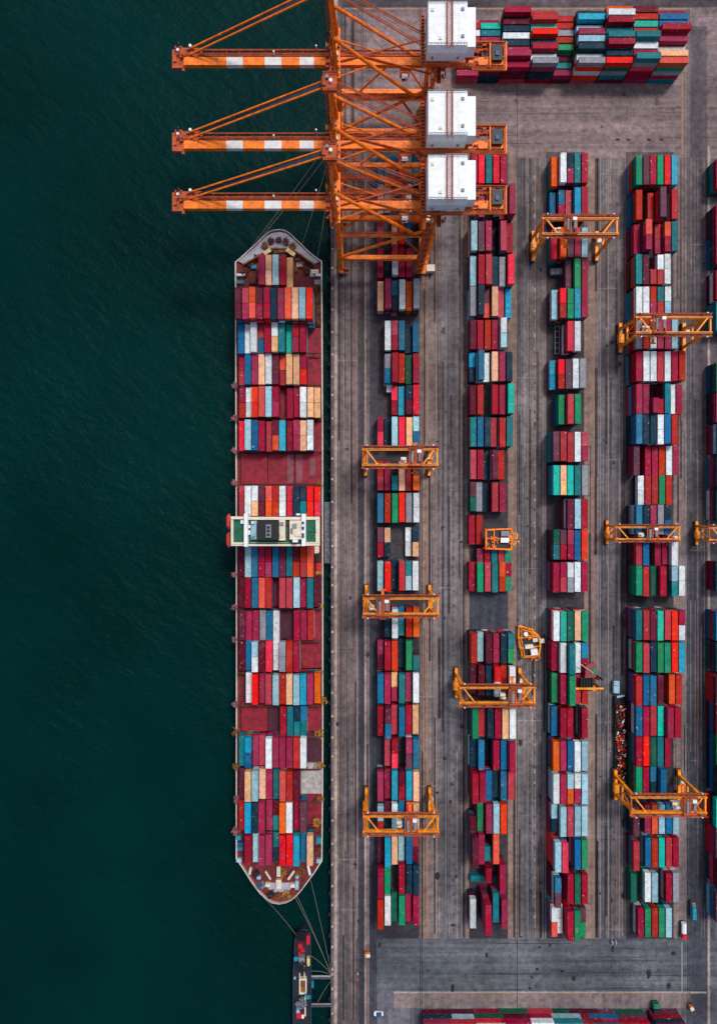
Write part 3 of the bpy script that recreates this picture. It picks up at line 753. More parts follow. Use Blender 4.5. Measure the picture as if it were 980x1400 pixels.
for i in range(11):
    clump(sp(435.2+RNG.uniform(-1,1), 392+i*5.2, 6.6), 1.6, 46, 300+i).build('deck_gear', (RUSTY, DRUST, DRUST)[i%3], ship)
for i, (px, py) in enumerate(((362,336),(371,330),(381,328),(391,331),(400,337),(352,352),(343,361),(336,368),(377,345),(389,346),(407,354),(412,361),(402,368),(334,374),(420,371))):
    clump(sp(px, py, 7.0 if py > 340 else 7.6), 1.3, 60, 400+i).build('deck_gear', (RUSTY, DRUST, DRUST, DRUST)[i%4], ship)
clump(sp(427,728,28.5), 2.2, 26, 55).build('deck_gear', GREENP, bh)

# gangway between ship and quay
gw = tag(empty('ship_gangway', G(447.5,728,1)), 'long grey netted gangway hanging between the ship side and the quay', 'gangway')
b = MB(); L = 26
for s in (-1, 1): b.beam((s*.9,-L/2,0),(s*.9,L/2,1.5), .14, .5)
for k in range(50): b.box(-.85, -L/2+k*L/50, .05+1.5*k/50, .85, -L/2+k*L/50+.28, .12+1.5*k/50)
b.build('tread_deck', GREY, gw)
b = MB()
for s in (-1, 1): b.rail((s*1.0,-L/2,.2),(s*1.0,L/2,1.7), 1.1, 22, .05)
b.build('handrail', GREY, gw)
b = MB()
rr = random.Random(3)
for k in range(90): b.cbox((rr.uniform(-1,1), rr.uniform(-L/2,L/2), rr.uniform(.9,1.5)), (.5,.14,.05), rz=rr.uniform(0,3))
b.build('safety_net', paint('net_grey', rgb(150,150,162,.9), var=.5), gw)

# ------------------------------------------------------------------ mooring lines, bollards, fenders
def rope(p, q, sag, r, label, group='mooring lines of the ship and the barge'):
    p, q = Vector(p), Vector(q); b = MB(); N = 14; pts = []
    for k in range(N+1):
        t = k/N; a = p.lerp(q, t); a.z -= sag*4*t*(1-t); pts.append(a)
    for a, c in zip(pts, pts[1:]): b.tube(a, c, r, 5, cap=False)
    return tag(b.build('mooring_line', ROPE), label, 'mooring line', group)
RR = .085
for (a, c, l) in (((337,346,7.8),(452.6,190,.6),'mooring line from the seaward bow up to the quay under the cranes'),
                  ((350,333,7.8),(452.6,205,.6),'second mooring line from the sea side of the ship bow, right of the longest'),
                  ((413,334,7.8),(452.6,207,.6),'mooring line from the quay-side shoulder of the bow up past the lowest boom'),
                  ((434,351.5,7.8),(452.8,235,.6),'shortest bow mooring line, nearest the quay wall'),
                  ((362,1228.5,7.8),(409,1284,1.2),'mooring line from the seaward stern curve down to the barge bow'),
                  ((403.5,1227,7.8),(452.6,1331,.6),'left one of two mooring lines side by side from the stern to the quay'),
                  ((406,1225,7.8),(452.7,1333,.6),'right one of two mooring lines side by side from the stern to the quay'),
                  ((424.5,1203,7.8),(452.8,1330,.6),'steepest mooring line from the quay side of the stern to the quay'),
                  ((424,1306,1.2),(452.8,1332,.6),'mooring line from the barge by its yellow locker to the quay'),
                  ((424.5,1328,1.2),(452.8,1333,.6),'short mooring line just above the white gangplank of the barge'),
                  ((434,1371,.5),(453.5,1340,.6),'mooring line rising from the pinkish gangplank to the quay')):
    rope(G(*a), G(*c), 1.0, RR, l)
b = MB(); b.tube((0,0,0),(0,0,.45), .24, 10); b.tube((0,0,.45),(0,0,.62), .42, 10, r2=.36); b.box(-.5,-.5,0,.5,.5,.06)
bol = b.build('quay_bollard', paint('bollard_rust_white', rgb(196,176,160,.9), rust=.5, var=.3))
YS = [y + RNG.uniform(-3,3) for y in range(20, 1400, 29)] + [1331.5]
for i, y in enumerate(YS):
    o = bol if i == 0 else bol.copy()
    if i: C.objects.link(o)
    o.location = G(454.0, y, .03)
    tag(o, 'rusty white bollard standing on the edge of the quay, one of a long row', 'bollard', 'bollards along the quay edge')
b = MB(); b.tube((-.1,0,-1.2),(-.9,0,-1.2), .9, 12); b.tube((-.9,0,-1.2),(-1.05,0,-1.2), .55, 12); b.box(-.14,-1.2,-2.4,-.02,1.2,.1)
fen = b.build('quay_fender', [RUBBER])
for i, y in enumerate(range(34, 1400, 29)):
    o = fen if i == 0 else fen.copy()
    if i: C.objects.link(o)
    o.location = (QX, G(0, y).y, .0)
    tag(o, 'black rubber fender on the quay wall above the water, one of a long row', 'fender', 'fenders along the quay wall')

# ------------------------------------------------------------------ ship-to-shore cranes
def sts():
    r = empty('quay_crane', (0,0,0))
    XW, XL, HY = -7.5, 26.6, 8.0        # rails and half the leg spacing (y = 0 on the crane's centre line)
    def P(name, b, mat, par=r): return b.build(name, mat, par)
    for s in (-1, 1):
        b = MB(); b.beam((XW,s*HY,2.6),(XW,s*HY,46), 2.0, 1.7, w2=1.6, h2=1.4); P('leg', b, ORANGE)
        b = MB(); b.beam((XL,s*HY,2.6),(XL,s*HY,46), 2.0, 1.7, w2=1.6, h2=1.4); P('leg', b, ORANGE)
        b = MB(); b.beam((XW,s*HY,13.8),(XL,s*HY,13.8), 1.7, 2.0); P('portal_beam', b, ORANGE)
        b = MB(); b.tube((XW,s*HY,35.3),(XL,s*HY,35.3), .72, 10); P('tie_beam', b, ORANGE)
        b = MB(); b.tube((15.5,s*HY,36),(XW,s*HY,3+0),.42,8) if s > 0 else b.tube((XW,s*HY,14.5),(XL,s*HY,41.5), .6, 8); P('diagonal_brace', b, ORANGE)
        b = MB(); b.tube((15.5,s*HY,35.6),(XL,s*HY,14.6), .42, 8); P('diagonal_brace', b, ORANGE if s > 0 else RUST)
        b = MB(); b.beam((XW,s*HY,46),(XW-1.6,s*2.0,77), 1.4, 1.2, w2=.9, h2=.8); P('apex_leg', b, ORANGE)
        b = MB(); b.tube((XW-.9,s*5.3,63),(20.5,s*HY*.96,36.2), .62, 10); P('apex_back_leg', b, ORANGE)
        b = MB(); b.tube((XW-1.6,s*1.3,77.5),(26,s*2.4,52), .22, 6); b.tube((XW-1.6,s*.7,77.5),(26,s*1.6,52), .14, 6); P('backstay', b, RUST)
    for x in (XW, XL):
        b = MB(); b.box(x-1.1,-8.9,46.0,x+1.1,8.9,48.2); P('cross_beam', b, ORANGE)
        b = MB(); b.box(x-1.0,-10.2,2.0,x+1.0,10.2,3.6); sb = P('sill_beam', b, ORANGE)
        for s in (-1, 1):
            b = MB()
            for k in (-1, 1):
                b.box(x-.8, s*HY+k*1.35-1.15, .9, x+.8, s*HY+k*1.35+1.15, 2.0)
                for q in (-.6,.6): b.tube((x-.5,s*HY+k*1.35+q,.5),(x+.5,s*HY+k*1.35+q,.5), .42, 10)
            b.build('bogie', DRUST, sb)
        b = MB(); xx = x - 1.9 if x < 0 else x + 1.9
        b.box(xx-.7,-9.6,46.3,xx+.7,9.6,46.45)
        b.rail((xx-.65,-9.6,46.45),(xx-.65,9.6,46.45), 1.1, 14, .07); b.rail((xx+.65,-9.6,46.45),(xx+.65,9.6,46.45), 1.1, 14, .07)
        rr = random.Random(int(x))
        for k in range(26): b.cbox((xx+rr.uniform(-2.2,2.2), rr.uniform(-9,9), 47+rr.uniform(0,1.8)), (rr.uniform(.3,1.1), rr.uniform(.3,1.3), rr.uniform(.4,1.2)))
        P('crossbeam_walkway', b, RUST)
        rr = random.Random(int(x)+5)
        for k in range(7): P('electrical_cabinet', MB().cbox((x+rr.uniform(-.5,.5), -8+k*2.5+rr.uniform(-.4,.4), 48.65), (rr.uniform(.5,1.0), rr.uniform(.5,1.4), 1.0)), (CREAM, RUST, GREY)[k%3])
    for s in (-1, 1):
        b = MB(); b.box(XW+1,s*HY-.5,36.1,XL-1,s*HY+.5,36.2)
        for q in (-.5,.5): b.rail((XW+1,s*HY+q,36.2),(XL-1,s*HY+q,36.2),1.1,18,.06)
        P('tie_walkway', b, RUST)
        b = MB(); b.tube((XW+1,s*2,46.8),(XL-1,-s*6.5,46.8),.32,8); P('plan_brace', b, RUST)
        b = MB(); b.tube((XW+.5,s*6.6,45.5),(9,s*1.2,45.8),.26,8); P('plan_brace', b, ORANGE)
        for k in range(3):
            b = MB(); b.tube((XW-1.2,s*(.9+.35*k),77.2),(12+k*6,s*(1.5+k*1.3),46.8),.06,5); P('hoist_rope', b, GREY)
        b = MB(); b.beam((XW-.9,s*(HY-.2),48),(XW-2.3,s*2.6,76.6),.2,.2); b.beam((XW-1.7,s*(HY-.2),48),(XW-3.0,s*2.6,76.6),.2,.2)
        for k in range(20):
            p_ = Vector((XW-.9,s*(HY-.2),48)).lerp(Vector((XW-2.3,s*2.6,76.6)),k/19); b.beam(p_,p_+Vector((-.8,0,0)),.12,.12)
        P('apex_ladder', b, RUST)
    b = MB(); b.box(XW-.8,-7,34.6,XW+.8,7,36); P('cross_tie', b, ORANGE)
    b = MB(); b.box(XL-.8,-7.2,13,XL+.8,7.2,14.6); P('cross_tie', b, ORANGE)
    # boom and girder: one long box with three white bands, walkway on its far side
    b = MB(); y0, y1, z0, z1 = -3.0, -.2, 44.6, 46.4
    segs = [(-64.5,0)]; xb = [-47,-41.2,-33.4,-27.4,-20.9,-15.9]
    cuts = [-62.2]+xb+[52.5]
    for k in range(len(cuts)-1): b.box(cuts[k]+(.001 if k else 0), y0, z0, cuts[k+1], y1, z1, k % 2)
    P('boom', b, [ORANGE, BANDW])
    b = MB()
    b.box(-62,1.7,44.9,XW-1.5,2.2,45.05)
    for y in (1.2, 2.6): b.rail((-62,y,45.05),(XW-1.5,y,45.05), 1.2, 26, .09)
    b.beam((-62,2.7,45.6),(XL,2.7,45.6), .3, .5); b.beam((-62,.7,45.6),(XL,.7,45.6), .25, .4)
    for k in range(12): b.beam((-61+k*4.6,-.2,45.6),(-61+k*4.6,2.7,45.6), .16, .2)
    P('boom_walkway', b, RUST)
    b = MB(); b.box(-69,-3.4,44.4,-64.5,3.2,45.4); b.box(-66.5,.6,45.4,-63,3,46.6); b.box(-68.5,-1.5,45,-67.4,1.0,46); b.box(-65.5,-4.4,44.6,-64.6,-3.3,45.4); b.beam((-65.6,2.6,46),(-65.6,2.6,50), .2, .2); b.box(-66,-.2,45.2,-58,3.2,46.2)
    rr = random.Random(8)
    for k in range(16): b.cbox((rr.uniform(-68,-58), rr.uniform(-.2,3.2), 46.3+rr.uniform(0,.8)), (rr.uniform(.3,1.3), rr.uniform(.2,.8), .6))
    P('boom_tip', b, RUST).location.x = 2.4
    for x, y, q in ((-59.6,3.0,.55),(-64,1.6,.5),(-30,1.0,.3),(-15,3.0,.3)): P('floodlight', MB().tube((x,y,45.4),(x,y,47.2), .15, 6).tube((x,y,47.2),(x,y,47.8), q, 8), WHITE)
    for s in (-1, 1):
        b = MB(); b.beam((XW-2.5,.2+s*1.05,77),(-60,1.6+s*1.05,46.6), .42, .5); P('forestay', b, ORANGE)
    b = MB(); b.beam((XW-3,.2,76.7),(-57,1.6,47.0), 1.3, .12)
    P('stay_plate', b, STAY)
    b = MB(); b.box(XW-3.6,-2.6,76.6,XW+.8,2.6,78.0); b.tube((XW-3.2,-1.4,78.2),(XW-3.2,1.4,78.2), .7, 8); b.rail((XW-3.5,-2.5,78),(XW+.7,-2.5,78),1.1,5,.07); b.rail((XW-3.5,2.5,78),(XW+.7,2.5,78),1.1,5,.07)
    P('apex_platform', b, RUST)
    P('apex_lamp', MB().tube((XW-1,0,78.0),(XW-1,0,79), .55, 8), WHITE); P('apex_box', MB().cbox((XW-2.2,1.2,78.5),(.9,.9,.9)), GREY)
    # rear girder end, machinery house
    b = MB(); b.beam((XL,2.7,45.4),(52,2.7,45.4), .9, 1.4); b.box(40,-4.6,45.6,52,-4.2,46.6); b.box(40,4.2,45.6,52,4.6,46.6); b.box(51.6,-4.6,45.6,52.2,4.6,46.8)
    for k in range(7): b.beam((41+k*1.6,-4.4,45.9),(41+k*1.6,4.4,45.9), .22, .25)
    rr = random.Random(14)
    for k in range(40): b.cbox((rr.uniform(40,51), rr.uniform(-4,4), 46+rr.uniform(0,1)), (rr.uniform(.3,1.6), rr.uniform(.2,1.0), rr.uniform(.3,1)))
    b.rail((40,-4.6,46.6),(52,-4.6,46.6),1.1,8,.08); b.rail((40,4.6,46.6),(52,4.6,46.6),1.1,8,.08)
    P('rear_platform', b, RUST)
    b = MB(); b.box(40.2,4.7,46.2,52.4,5.1,46.9); b.box(40.2,-5.1,46.2,52.4,-4.7,46.9); b.box(52.25,-5.1,46.2,52.7,5.1,46.9); b.box(46.4,-4.1,47.2,46.9,4.1,47.6); P('rear_frame', b, ORANGE)
    b = MB(); b.box(47.2,-2.2,46.7,51,3.2,47.9); P('sheave_pit', b, DARK)
    b = MB(); b.box(48.4,-.8,47.9,49.6,.8,48.4); P('motor_cover', b, BLUEP)
    b = MB()
    b.prism([(23,-7.0),(36.2,-7.0),(36.2,7.4),(23,7.4)], 55.4, 62.0); b.box(36.2,-6.6,55.4,39.2,6.6,60.6)
    # chamfer on the near eave
    b.add([(23,-7.0,61.96),(36.2,-7.0,61.96),(36.2,-8.0,59.6),(23,-8.0,59.6),(23,-7.0,55.6),(36.2,-7.0,55.6),(36.2,-8.0,55.6),(23,-8.0,55.6)], [(3,2,1,0),(3,0,4,7),(1,2,6,5),(2,3,7,6)])
    hs = P('machinery_house', b, WHITE)
    b = MB(); b.box(23,-6.8,54.4,39,6.8,55.3)
    for x in (24.5,31,38):
        for y in (-3.4,3.0): b.beam((x,y,46.3),(x,y*1.7,54.5), .7,.7)
        b.beam((x,-5.6,54),(x,3,46.4),.3,.3); b.beam((x,-3.4,46.4),(x,5,54),.3,.3)
    P('house_frame', b, RUST)
    b = MB()
    for x in (29.4, 31.2): b.beam((x,-8.6,62.3),(x,7.4,62.3), .14, .3)
    for k in range(22): b.beam((29.4,-8.4+k*.74,62.4),(31.2,-7.6+k*.74,62.4), .12, .12)
    b.rail((29.4,-8.6,62.4),(29.4,7.4,62.4),1.0,16,.05); b.rail((31.2,-8.6,62.4),(31.2,7.4,62.4),1.0,16,.05)
    b.build('roof_walkway', RUST, hs)
    b = MB()
    b.box(33.2,-6.9,62.0,33.3,6.9,62.05); b.box(33.3,-5.78,62,36.1,-5.7,62.04)
    b.build('roof_seam', paint('seam_grey', rgb(196,200,204), rust=.3), hs)
    for x, y in ((24.6,4.6),(27.2,-4.8),(34.6,4.8),(34.6,-4.2)): MB().box(x-.5,y-.5,62.0,x+.5,y+.5,62.35).build('roof_hatch', GREY if x > 30 else CREAM, hs)
    b = MB(); b.rail((23.1,-6.9,62),(36.1,-6.9,62),1.0,12,.05); b.rail((23.1,7.3,62),(36.1,7.3,62),1.0,12,.05); b.rail((23.1,-6.9,62),(23.1,7.3,62),1.0,12,.05); b.build('roof_rail', GREY, hs)
    for x in (25, 33.6): MB().cbox((x,-8.2,57.5),(.8,.4,.7)).build('wall_vent', GREY, hs)
    b = MB(); b.box(21.5,-9.3,54.8,40.2,-8.1,55.1); b.rail((22.4,-9.3,55.1),(40.2,-9.3,55.1),1.1,14,.07); b.box(21.4,-8.1,54.8,22.6,8.4,55.1); b.rail((21.4,-9.3,55.1),(21.4,8.4,55.1),1.1,14,.07)
    for k in range(14): b.cbox((22, -8+k*1.2, 55.5), (.9,.6,1.0))
    b.build('house_walkway', RUST, hs)
    # operator cab and trolley under the boom
    b = MB(); b.box(15,-4.2,41.0,18.4,-.4,44.3); tr = P('trolley', b, ORANGE)
    b = MB(); b.box(15.6,-6.0,41.6,17.8,-4.3,43.8); cb = b.build('operator_cab', WHITE, tr)
    b = MB(); b.box(15.56,-6.04,42.4,17.0,-4.6,43.5); b.build('cab_window', GLASS, cb)
    # stair tower zigzag on the landside near leg
    b = MB(); z = 3.0; k = 0
    while z < 44:
        ya, yb2 = (-10.6,-7.6) if k % 2 == 0 else (-7.6,-10.6)
        b.beam((XL-1.9,ya,z),(XL-1.9,yb2,z+2.6), 1.0, .2); b.box(XL-3.4,min(ya,yb2)-.5,z+2.55,XL-.2,max(ya,yb2)-1.8,z+2.65); b.rail((XL-2.4,ya,z),(XL-2.4,yb2,z+2.6),1.0,4,.05)
        z += 2.75; k += 1
    b.rail((XL-3.4,-11,2.8),(XL-3.4,-11,2.8+.01),1,1)
    P('stair_tower', b, RUST)
    b = MB()
    b.box(XL-2.7,-10.9,3,XL-2.4,-10.6,40)
    for k in range(8): b.box(XL-2.6,-10.9+k*.06,4+k*5.0,XL+1.6,-8.2,4.35+k*5.0)
    P('stair_landing', b, ORANGE)
    b = MB(); b.box(XL+2,-9.4,.6,XL+5.6,-6.6,3.2); P('power_cabinet', b, CREAM)
    b = MB(); b.tube((XW+2.2,-9.2,3.2),(XW+2.2,-8.4,3.2), 1.6, 14); P('cable_reel', b, RUST)
    b = MB(); b.box(XW-4.2,4.6,42.8,XW-1.4,7.2,43.0); b.rail((XW-4.2,4.6,43),(XW-4.2,7.2,43),1,4,.06)
    for k in range(12): b.cbox((XW-4+k*.22, 5.8+.5*math.sin(k*2.1), 43.4),(.5,.5,.7))
    P('boom_hinge_platform', b, OLIVE)
    return r
st0 = sts()
st0['label'] = ''
KB = F/(H-46)
for i, (py, l) in enumerate(((84,'orange quay crane topmost of the three, its frame cut off by the photo top edge'), (198,'orange quay crane between the other two cranes, boom over open water'), (280,'orange quay crane nearest the ship, its boom closest to the bow'))):
    o = st0 if i == 0 else copy_tree(st0)
    o.location = (0, (CY-py)/KB + 1.5, 0)
    tag(o, l, 'quay crane', 'ship-to-shore cranes on the quay')

# ------------------------------------------------------------------ yard gantry cranes
def rtg():
    r = empty('yard_crane', (0,0,0))
    def P(name, b, mat, par=r): return b.build(name, mat, par)
    HX, HY, ZT = 13.4, 3.0, 22.0
    for s in (-1, 1):
        b = MB(); b.box(-15,s*HY-.36,ZT-1.9,15,s*HY+.36,ZT); P('girder', b, YELLOW)
        b = MB(); b.box(-15.2,s*(HY+1.1)-.45,ZT-.9,15.2,s*(HY+1.1)+.45,ZT-.8); b.rail((-15.2,s*(HY+1.5),ZT-.8),(15.2,s*(HY+1.5),ZT-.8),1.1,18,.07)
        for k in range(16): b.beam((-15+k*2,s*(HY+.5),ZT-.85),(-15+k*2,s*(HY+1.5),ZT-.85), .15,.15)
        P('girder_walkway', b, RUST)
        for t in (-1, 1):
            b = MB(); b.beam((s*HX,t*HY,ZT-1.9),(s*HX,t*(HY+.9),2.9), 1.0, 1.3, w2=.9, h2=1.0); P('leg', b, YELLOW)
        b = MB(); b.box(s*HX-.6,-6.2,1.7,s*HX+.6,6.2,2.9); P('leg_tie', MB().box(s*HX-.35,-HY+.4,9.2,s*HX+.35,HY-.4,9.9), YELLOW)
        sb = P('sill_beam', b, YELLOW)
        for t in (-1, 1):
            for q in (-.95,.95): MB().tube((s*HX-.75,t*4.8+q,.8),(s*HX+.75,t*4.8+q,.8), .78, 14).build('wheel', RUBBER, sb)
            b = MB(); b.box(s*HX-.9,t*4.8-1.7,1.0,s*HX+.9,t*4.8+1.7,1.75); b.build('wheel_bogie', DRUST, sb)
        b = MB(); b.box(s*14.6-.3,-HY+.36,ZT-1.5,s*14.6+.3,HY-.36,ZT-.5); P('end_tie', b, YELLOW if s > 0 else RUST)
        b = MB(); b.beam((s*13.2,HY-.3,ZT-.4),(s*8.6,-HY-.2,ZT-.4),.5,.5); P('plan_brace', b, YELLOW)
        b = MB(); b.beam((s*HX,0,9.9),(s*HX,HY-.2,ZT-2.2),.35,.35); b.beam((s*HX,0,9.9),(s*HX,-HY+.2,ZT-2.2),.35,.35); P('leg_brace', b, YELLOW)
    b = MB(); b.box(-HX-1.5,-2.6,2.95,-HX+.7,1.0,4.7); b.box(-HX-.9,-1.6,4.7,-HX+.2,0,4.95); P('generator_house', b, YELLOW)
    b = MB(); b.box(HX-.6,.6,2.95,HX+1.3,2.8,4.9); P('electrical_house', b, CREAM)
    b = MB()
    for k in range(20): b.beam((-HX-.8,HY+.7,3+k*.85),(-HX-.1,HY+.7,3+k*.85),.08,.08)
    for x in (-HX-.8,-HX-.1): b.beam((x,HY+.7,2.9),(x,HY+.7,ZT-.8),.1,.1)
    P('ladder', b, RUST)
    tr = empty('trolley', (0,0,0)); tr.parent = r
    b = MB(); b.box(-2.6,-3.5,ZT+.16,2.6,-2.9,ZT+.8); b.box(-2.6,2.9,ZT+.16,2.6,3.5,ZT+.8)
    for x in (-2.6,-.2,2.1): b.box(x,-2.9,ZT+.16,x+.5,2.9,ZT+.7)
    b.rail((-2.6,-3.5,ZT+.8),(2.6,-3.5,ZT+.8),1.0,5,.06); b.rail((-2.6,3.5,ZT+.8),(2.6,3.5,ZT+.8),1.0,5,.06)
    b.build('trolley_frame', RUST, tr)
    b = MB(); b.tube((-1.4,-2.2,ZT+1.3),(-1.4,2.2,ZT+1.3),.62,12); b.tube((1.4,-1.6,ZT+1.2),(1.4,1.6,ZT+1.2),.5,12); b.build('hoist_drum', GREY, tr)
    b = MB(); b.box(.5,1.6,ZT+.7,2.1,2.8,ZT+1.8); b.build('motor_cabinet', WHITE, tr)
    b = MB(); b.box(-5.6,-2.0,ZT-4.6,-3.4,.2,ZT-2.1); b.box(-5.2,-1.2,ZT-2.1,-3.8,-.6,ZT+.2); b.build('operator_cab', CREAM, tr)
    b = MB(); b.box(-5.65,-2.04,ZT-4.2,-4.2,-.3,ZT-3.0); b.build('cab_window', GLASS, tr)
    b = MB()
    for x in (-1.6,1.6):
        for y in (-2.4,2.4): b.beam((x,y,ZT),(x*.5,y,17.2),.09,.09)
    b.box(-1.0,-2.8,16.6,1.0,2.8,17.2); b.box(-.5,-5.9,16.3,.5,5.9,16.7)
    for s in (-1,1): b.box(-1.2,s*5.9-.25,16.0,1.2,s*5.9+.25,16.7)
    b.build('spreader', ORANGE, tr)
    rr = random.Random(4)
    for s in (-1,1):
        b = MB(); b.box(-14.5,s*(HY+.75)-.2,ZT-.82,14.5,s*(HY+.75)+.2,ZT-.55)
        for k in range(14): b.cbox((rr.uniform(-14,14), s*(HY+rr.uniform(.6,1.1)), ZT-.4), (rr.uniform(.3,1.4), rr.uniform(.3,.6), .5))
        P('cable_tray', b, DRUST)
        P('girder_rail', MB().box(-14.6,s*HY-.1,ZT,14.6,s*HY+.1,ZT+.14), DRUST)
    for s in (-1,1):
        for t in (-1,1): P('floodlight', MB().tube((s*13,t*(HY+1.7),ZT-.9),(s*13,t*(HY+1.7),ZT+.4),.26,8), WHITE)
    return r
rt0 = rtg()
SITES = [(547,625,0,6,'orange yard crane across the first block, level with the bare red ship hatch'),
 (548,829,0,-7,'amber yard crane across the first block, level with ship bays below the bridge'),
 (548,1127,0,4,'amber yard crane across the first block near the stern of the ship'),
 (680,951,0,7,'amber yard crane across the second block below the empty dark pad'),
 (793,309,0,-4,'amber yard crane across the third block near its top end'),
 (921,444,0,-6,'orange yard crane across the fourth block in the upper third of the photo'),
 (885,729,0,2,'orange yard crane across the fourth block near the middle of the photo'),
 (914,1101,0,8,'amber yard crane across the fourth block beside the long scrap trailer'),
 (1013,730,0,3,'orange yard crane cut off by the right edge of the photo')]
for i, (px, py, rz, tx, l) in enumerate(SITES):
    o = rt0 if i == 0 else copy_tree(rt0)
    p = G(px, py, 22); o.location = (p.x, p.y, .09); o.rotation_euler = (0,0,rz)
    for ch in o.children:
        if ch.name.startswith('trolley'): ch.location = (tx, 0, 0)
    if i in (6, 8):      # the two low slim ones
        o.scale = (.88, .8, .64); p = G(px, py, 14); o.location = (p.x, p.y, .09)
        for ch in list(o.children_recursive):
            if ch.name.startswith('spreader'): bpy.data.objects.remove(ch)
    tag(o, l, 'yard crane', 'gantry cranes over the container blocks')

# ------------------------------------------------------------------ smaller machines and vehicles
def wheels(root, xs, ys, r=.55, w=.4):
    for x in xs:
        for y in ys:
            b = MB(); b.tube((x-w/2,y,r),(x+w/2,y,r), r, 12); b.build('wheel', RUBBER, root)
# square open-framed mobile crane over the second block
m1 = tag(empty('mobile_crane', G(681,737,9) - Vector((0,0,9))), 'small square orange crane with dark deck and white cabinets over the second block', 'mobile crane')
b = MB()
for s in (-1,1): b.beam((-5.2,s*3.8,9.5),(5.2,s*4.3,9.5),.7,.8); b.beam((s*5.2,-4.3,9.5),(s*5.2,4.3,9.5),.7,.8)
b.beam((-2,-4,9.8),(-2,4,9.8),.4,.4); b.beam((-5,.3,9.8),(1,.3,9.8),.4,.4)
b.build('frame', ORANGE, m1)
for sx in (-1,1):
    for sy in (-1,1):
        b = MB(); b.beam((sx*5.2,sy*4.0,9.2),(sx*5.2,sy*4.0,1.2),.6,.6); b.build('leg', ORANGE, m1)
        b = MB(); b.tube((sx*5.2-.4,sy*4.0,.75),(sx*5.2+.4,sy*4.0,.75),.7,12); b.build('wheel', RUBBER, m1)
b = MB(); b.box(-4.8,-3.8,8.7,4.8,3.8,9.0); b.build('deck', DARK, m1)
b = MB(); b.box(.8,1.2,9.0,4.2,3.4,10.6); b.build('engine_cover', GREY, m1)
b = MB(); b.box(.6,-1.4,9.0,4.0,.6,10.8); b.build('cabinet', WHITE, m1)
b = clump((5.9,0,10), 2.6, 60, 71); b.build('hoist_gear', YELLOW, m1)
b = clump((-2.5,-1.5,9.6), 2.6, 40, 72); b.build('pipework', ORANGE, m1)
# orange lifting machine standing in the lane
m2 = tag(empty('reach_stacker', G(721,877,0), .12), 'orange machine with white covers standing in the lane beside the dark pad', 'reach stacker')
b = MB(); pts = [(-3.6,-5.8),(3.2,-6.2),(4.6,-2.0),(4.4,2.4),(1.0,5.6),(-3.4,7.6),(-4.2,2.5),(-3.8,-2.5)]
for i in range(len(pts)):
    p, q = pts[i], pts[(i+1)%len(pts)]; b.beam((*p,2.2),(*q,2.2),.7,.8)
    b.beam((*p,2.2),(p[0]*.85,p[1]*.85,4.4),.3,.3); b.beam((p[0]*.85,p[1]*.85,4.4),(q[0]*.85,q[1]*.85,4.4),.25,.25)
b.beam((-3.6,-2,2.2),(4.4,-2,2.2),.6,.6); b.beam((-4,2.4,2.2),(4.2,2.4,2.2),.6,.6)
b.build('chassis_frame', YELLOW, m2)
b = MB(); b.box(-2.8,-5,1.2,3.4,2.0,2.3); b.build('deck', DARK, m2)
b = MB(); b.box(-.2,-5.0,2.3,2.6,-2.6,4.6); b.build('operator_cab', WHITE, m2)
b = MB(); b.box(-.24,-5.04,3.2,2.64,-4.0,4.2); b.build('cab_window', GLASS, m2)
for q_ in ((-2.2,-2.2,2.3,1.2,-.6,3.8),(1.4,.2,2.3,3.6,1.8,3.6),(4.3,-.6,2.4,6.2,1.2,3.6)): MB().box(*q_).build('engine_cover', CREAM, m2)
b = MB(); b.tube((-1.4,4.2,3.2),(-1.4,4.2,4.6),.9,12); b.build('lamp_dome', WHITE, m2)
b = clump((0,4,3.2), 2.6, 60, 31); b.build('boom_gear', YELLOW, m2)
b = clump((2,-6,2.2), 2.2, 40, 32); b.build('spreader_gear', ORANGE, m2)
wheels(m2, (-3.6,3.6), (-4.2,1.5), .8, .7)
# top loader beside the third block
m3 = tag(empty('top_loader', G(806,925,0)), 'top loader with orange lifting bar and weathered red roof at the right of third block', 'top loader')
b = MB(); b.box(-1.6,-3.2,.9,1.5,3.6,2.6); b.box(-1.2,-2.6,2.6,-.6,-2.0,13.2); b.box(.4,-2.6,2.6,1.0,-2.0,13.2); b.box(-1.2,1.6,2.6,-.6,2.2,13.2); b.box(.4,1.6,2.6,1.0,2.2,13.2)
b.build('mast_and_body', DRUST, m3)
b = MB(); b.box(-10.8,-2.1,12.2,1.0,-1.3,12.9)
for x in (-10.6,-2.6): b.box(x-.35,-2.9,11.6,x+.35,-.6,12.2)
b.build('lifting_bar', YELLOW, m3)
b = MB(); b.box(-8.6,-1.2,12.0,-3.0,2.8,12.5)
for k in range(5): b.box(-8.4+k*1.15,-.9,12.5,-7.8+k*1.15,2.4,13.2)
b.build('hoist_box', BLACK, m3)
b = MB(); b.prism([(-6.8,2.9),(-2.6,3.0),(-1.4,6.0),(-3.0,9.4),(-6.2,8.0)], 12.6, 13.6); b.build('roof', paint('faded_red_roof', rgb(150,52,60,.9), rust=.3, speck=.6), m3)
b = MB(); b.prism([(-4.4,4.2),(-2.2,4.4),(-2.1,6.6),(-3.4,7.4),(-4.2,6.8)], 13.6, 13.8); b.build('roof_hatch', GREENP, m3)
b = MB(); b.beam((-9.4,9.0,14),(-3.6,5.0,14.2),.2,.2); b.build('antenna_pole', CREAM, m3)
wheels(m3, (-1.4,1.4), (-2.2,2.6), .8, .6)
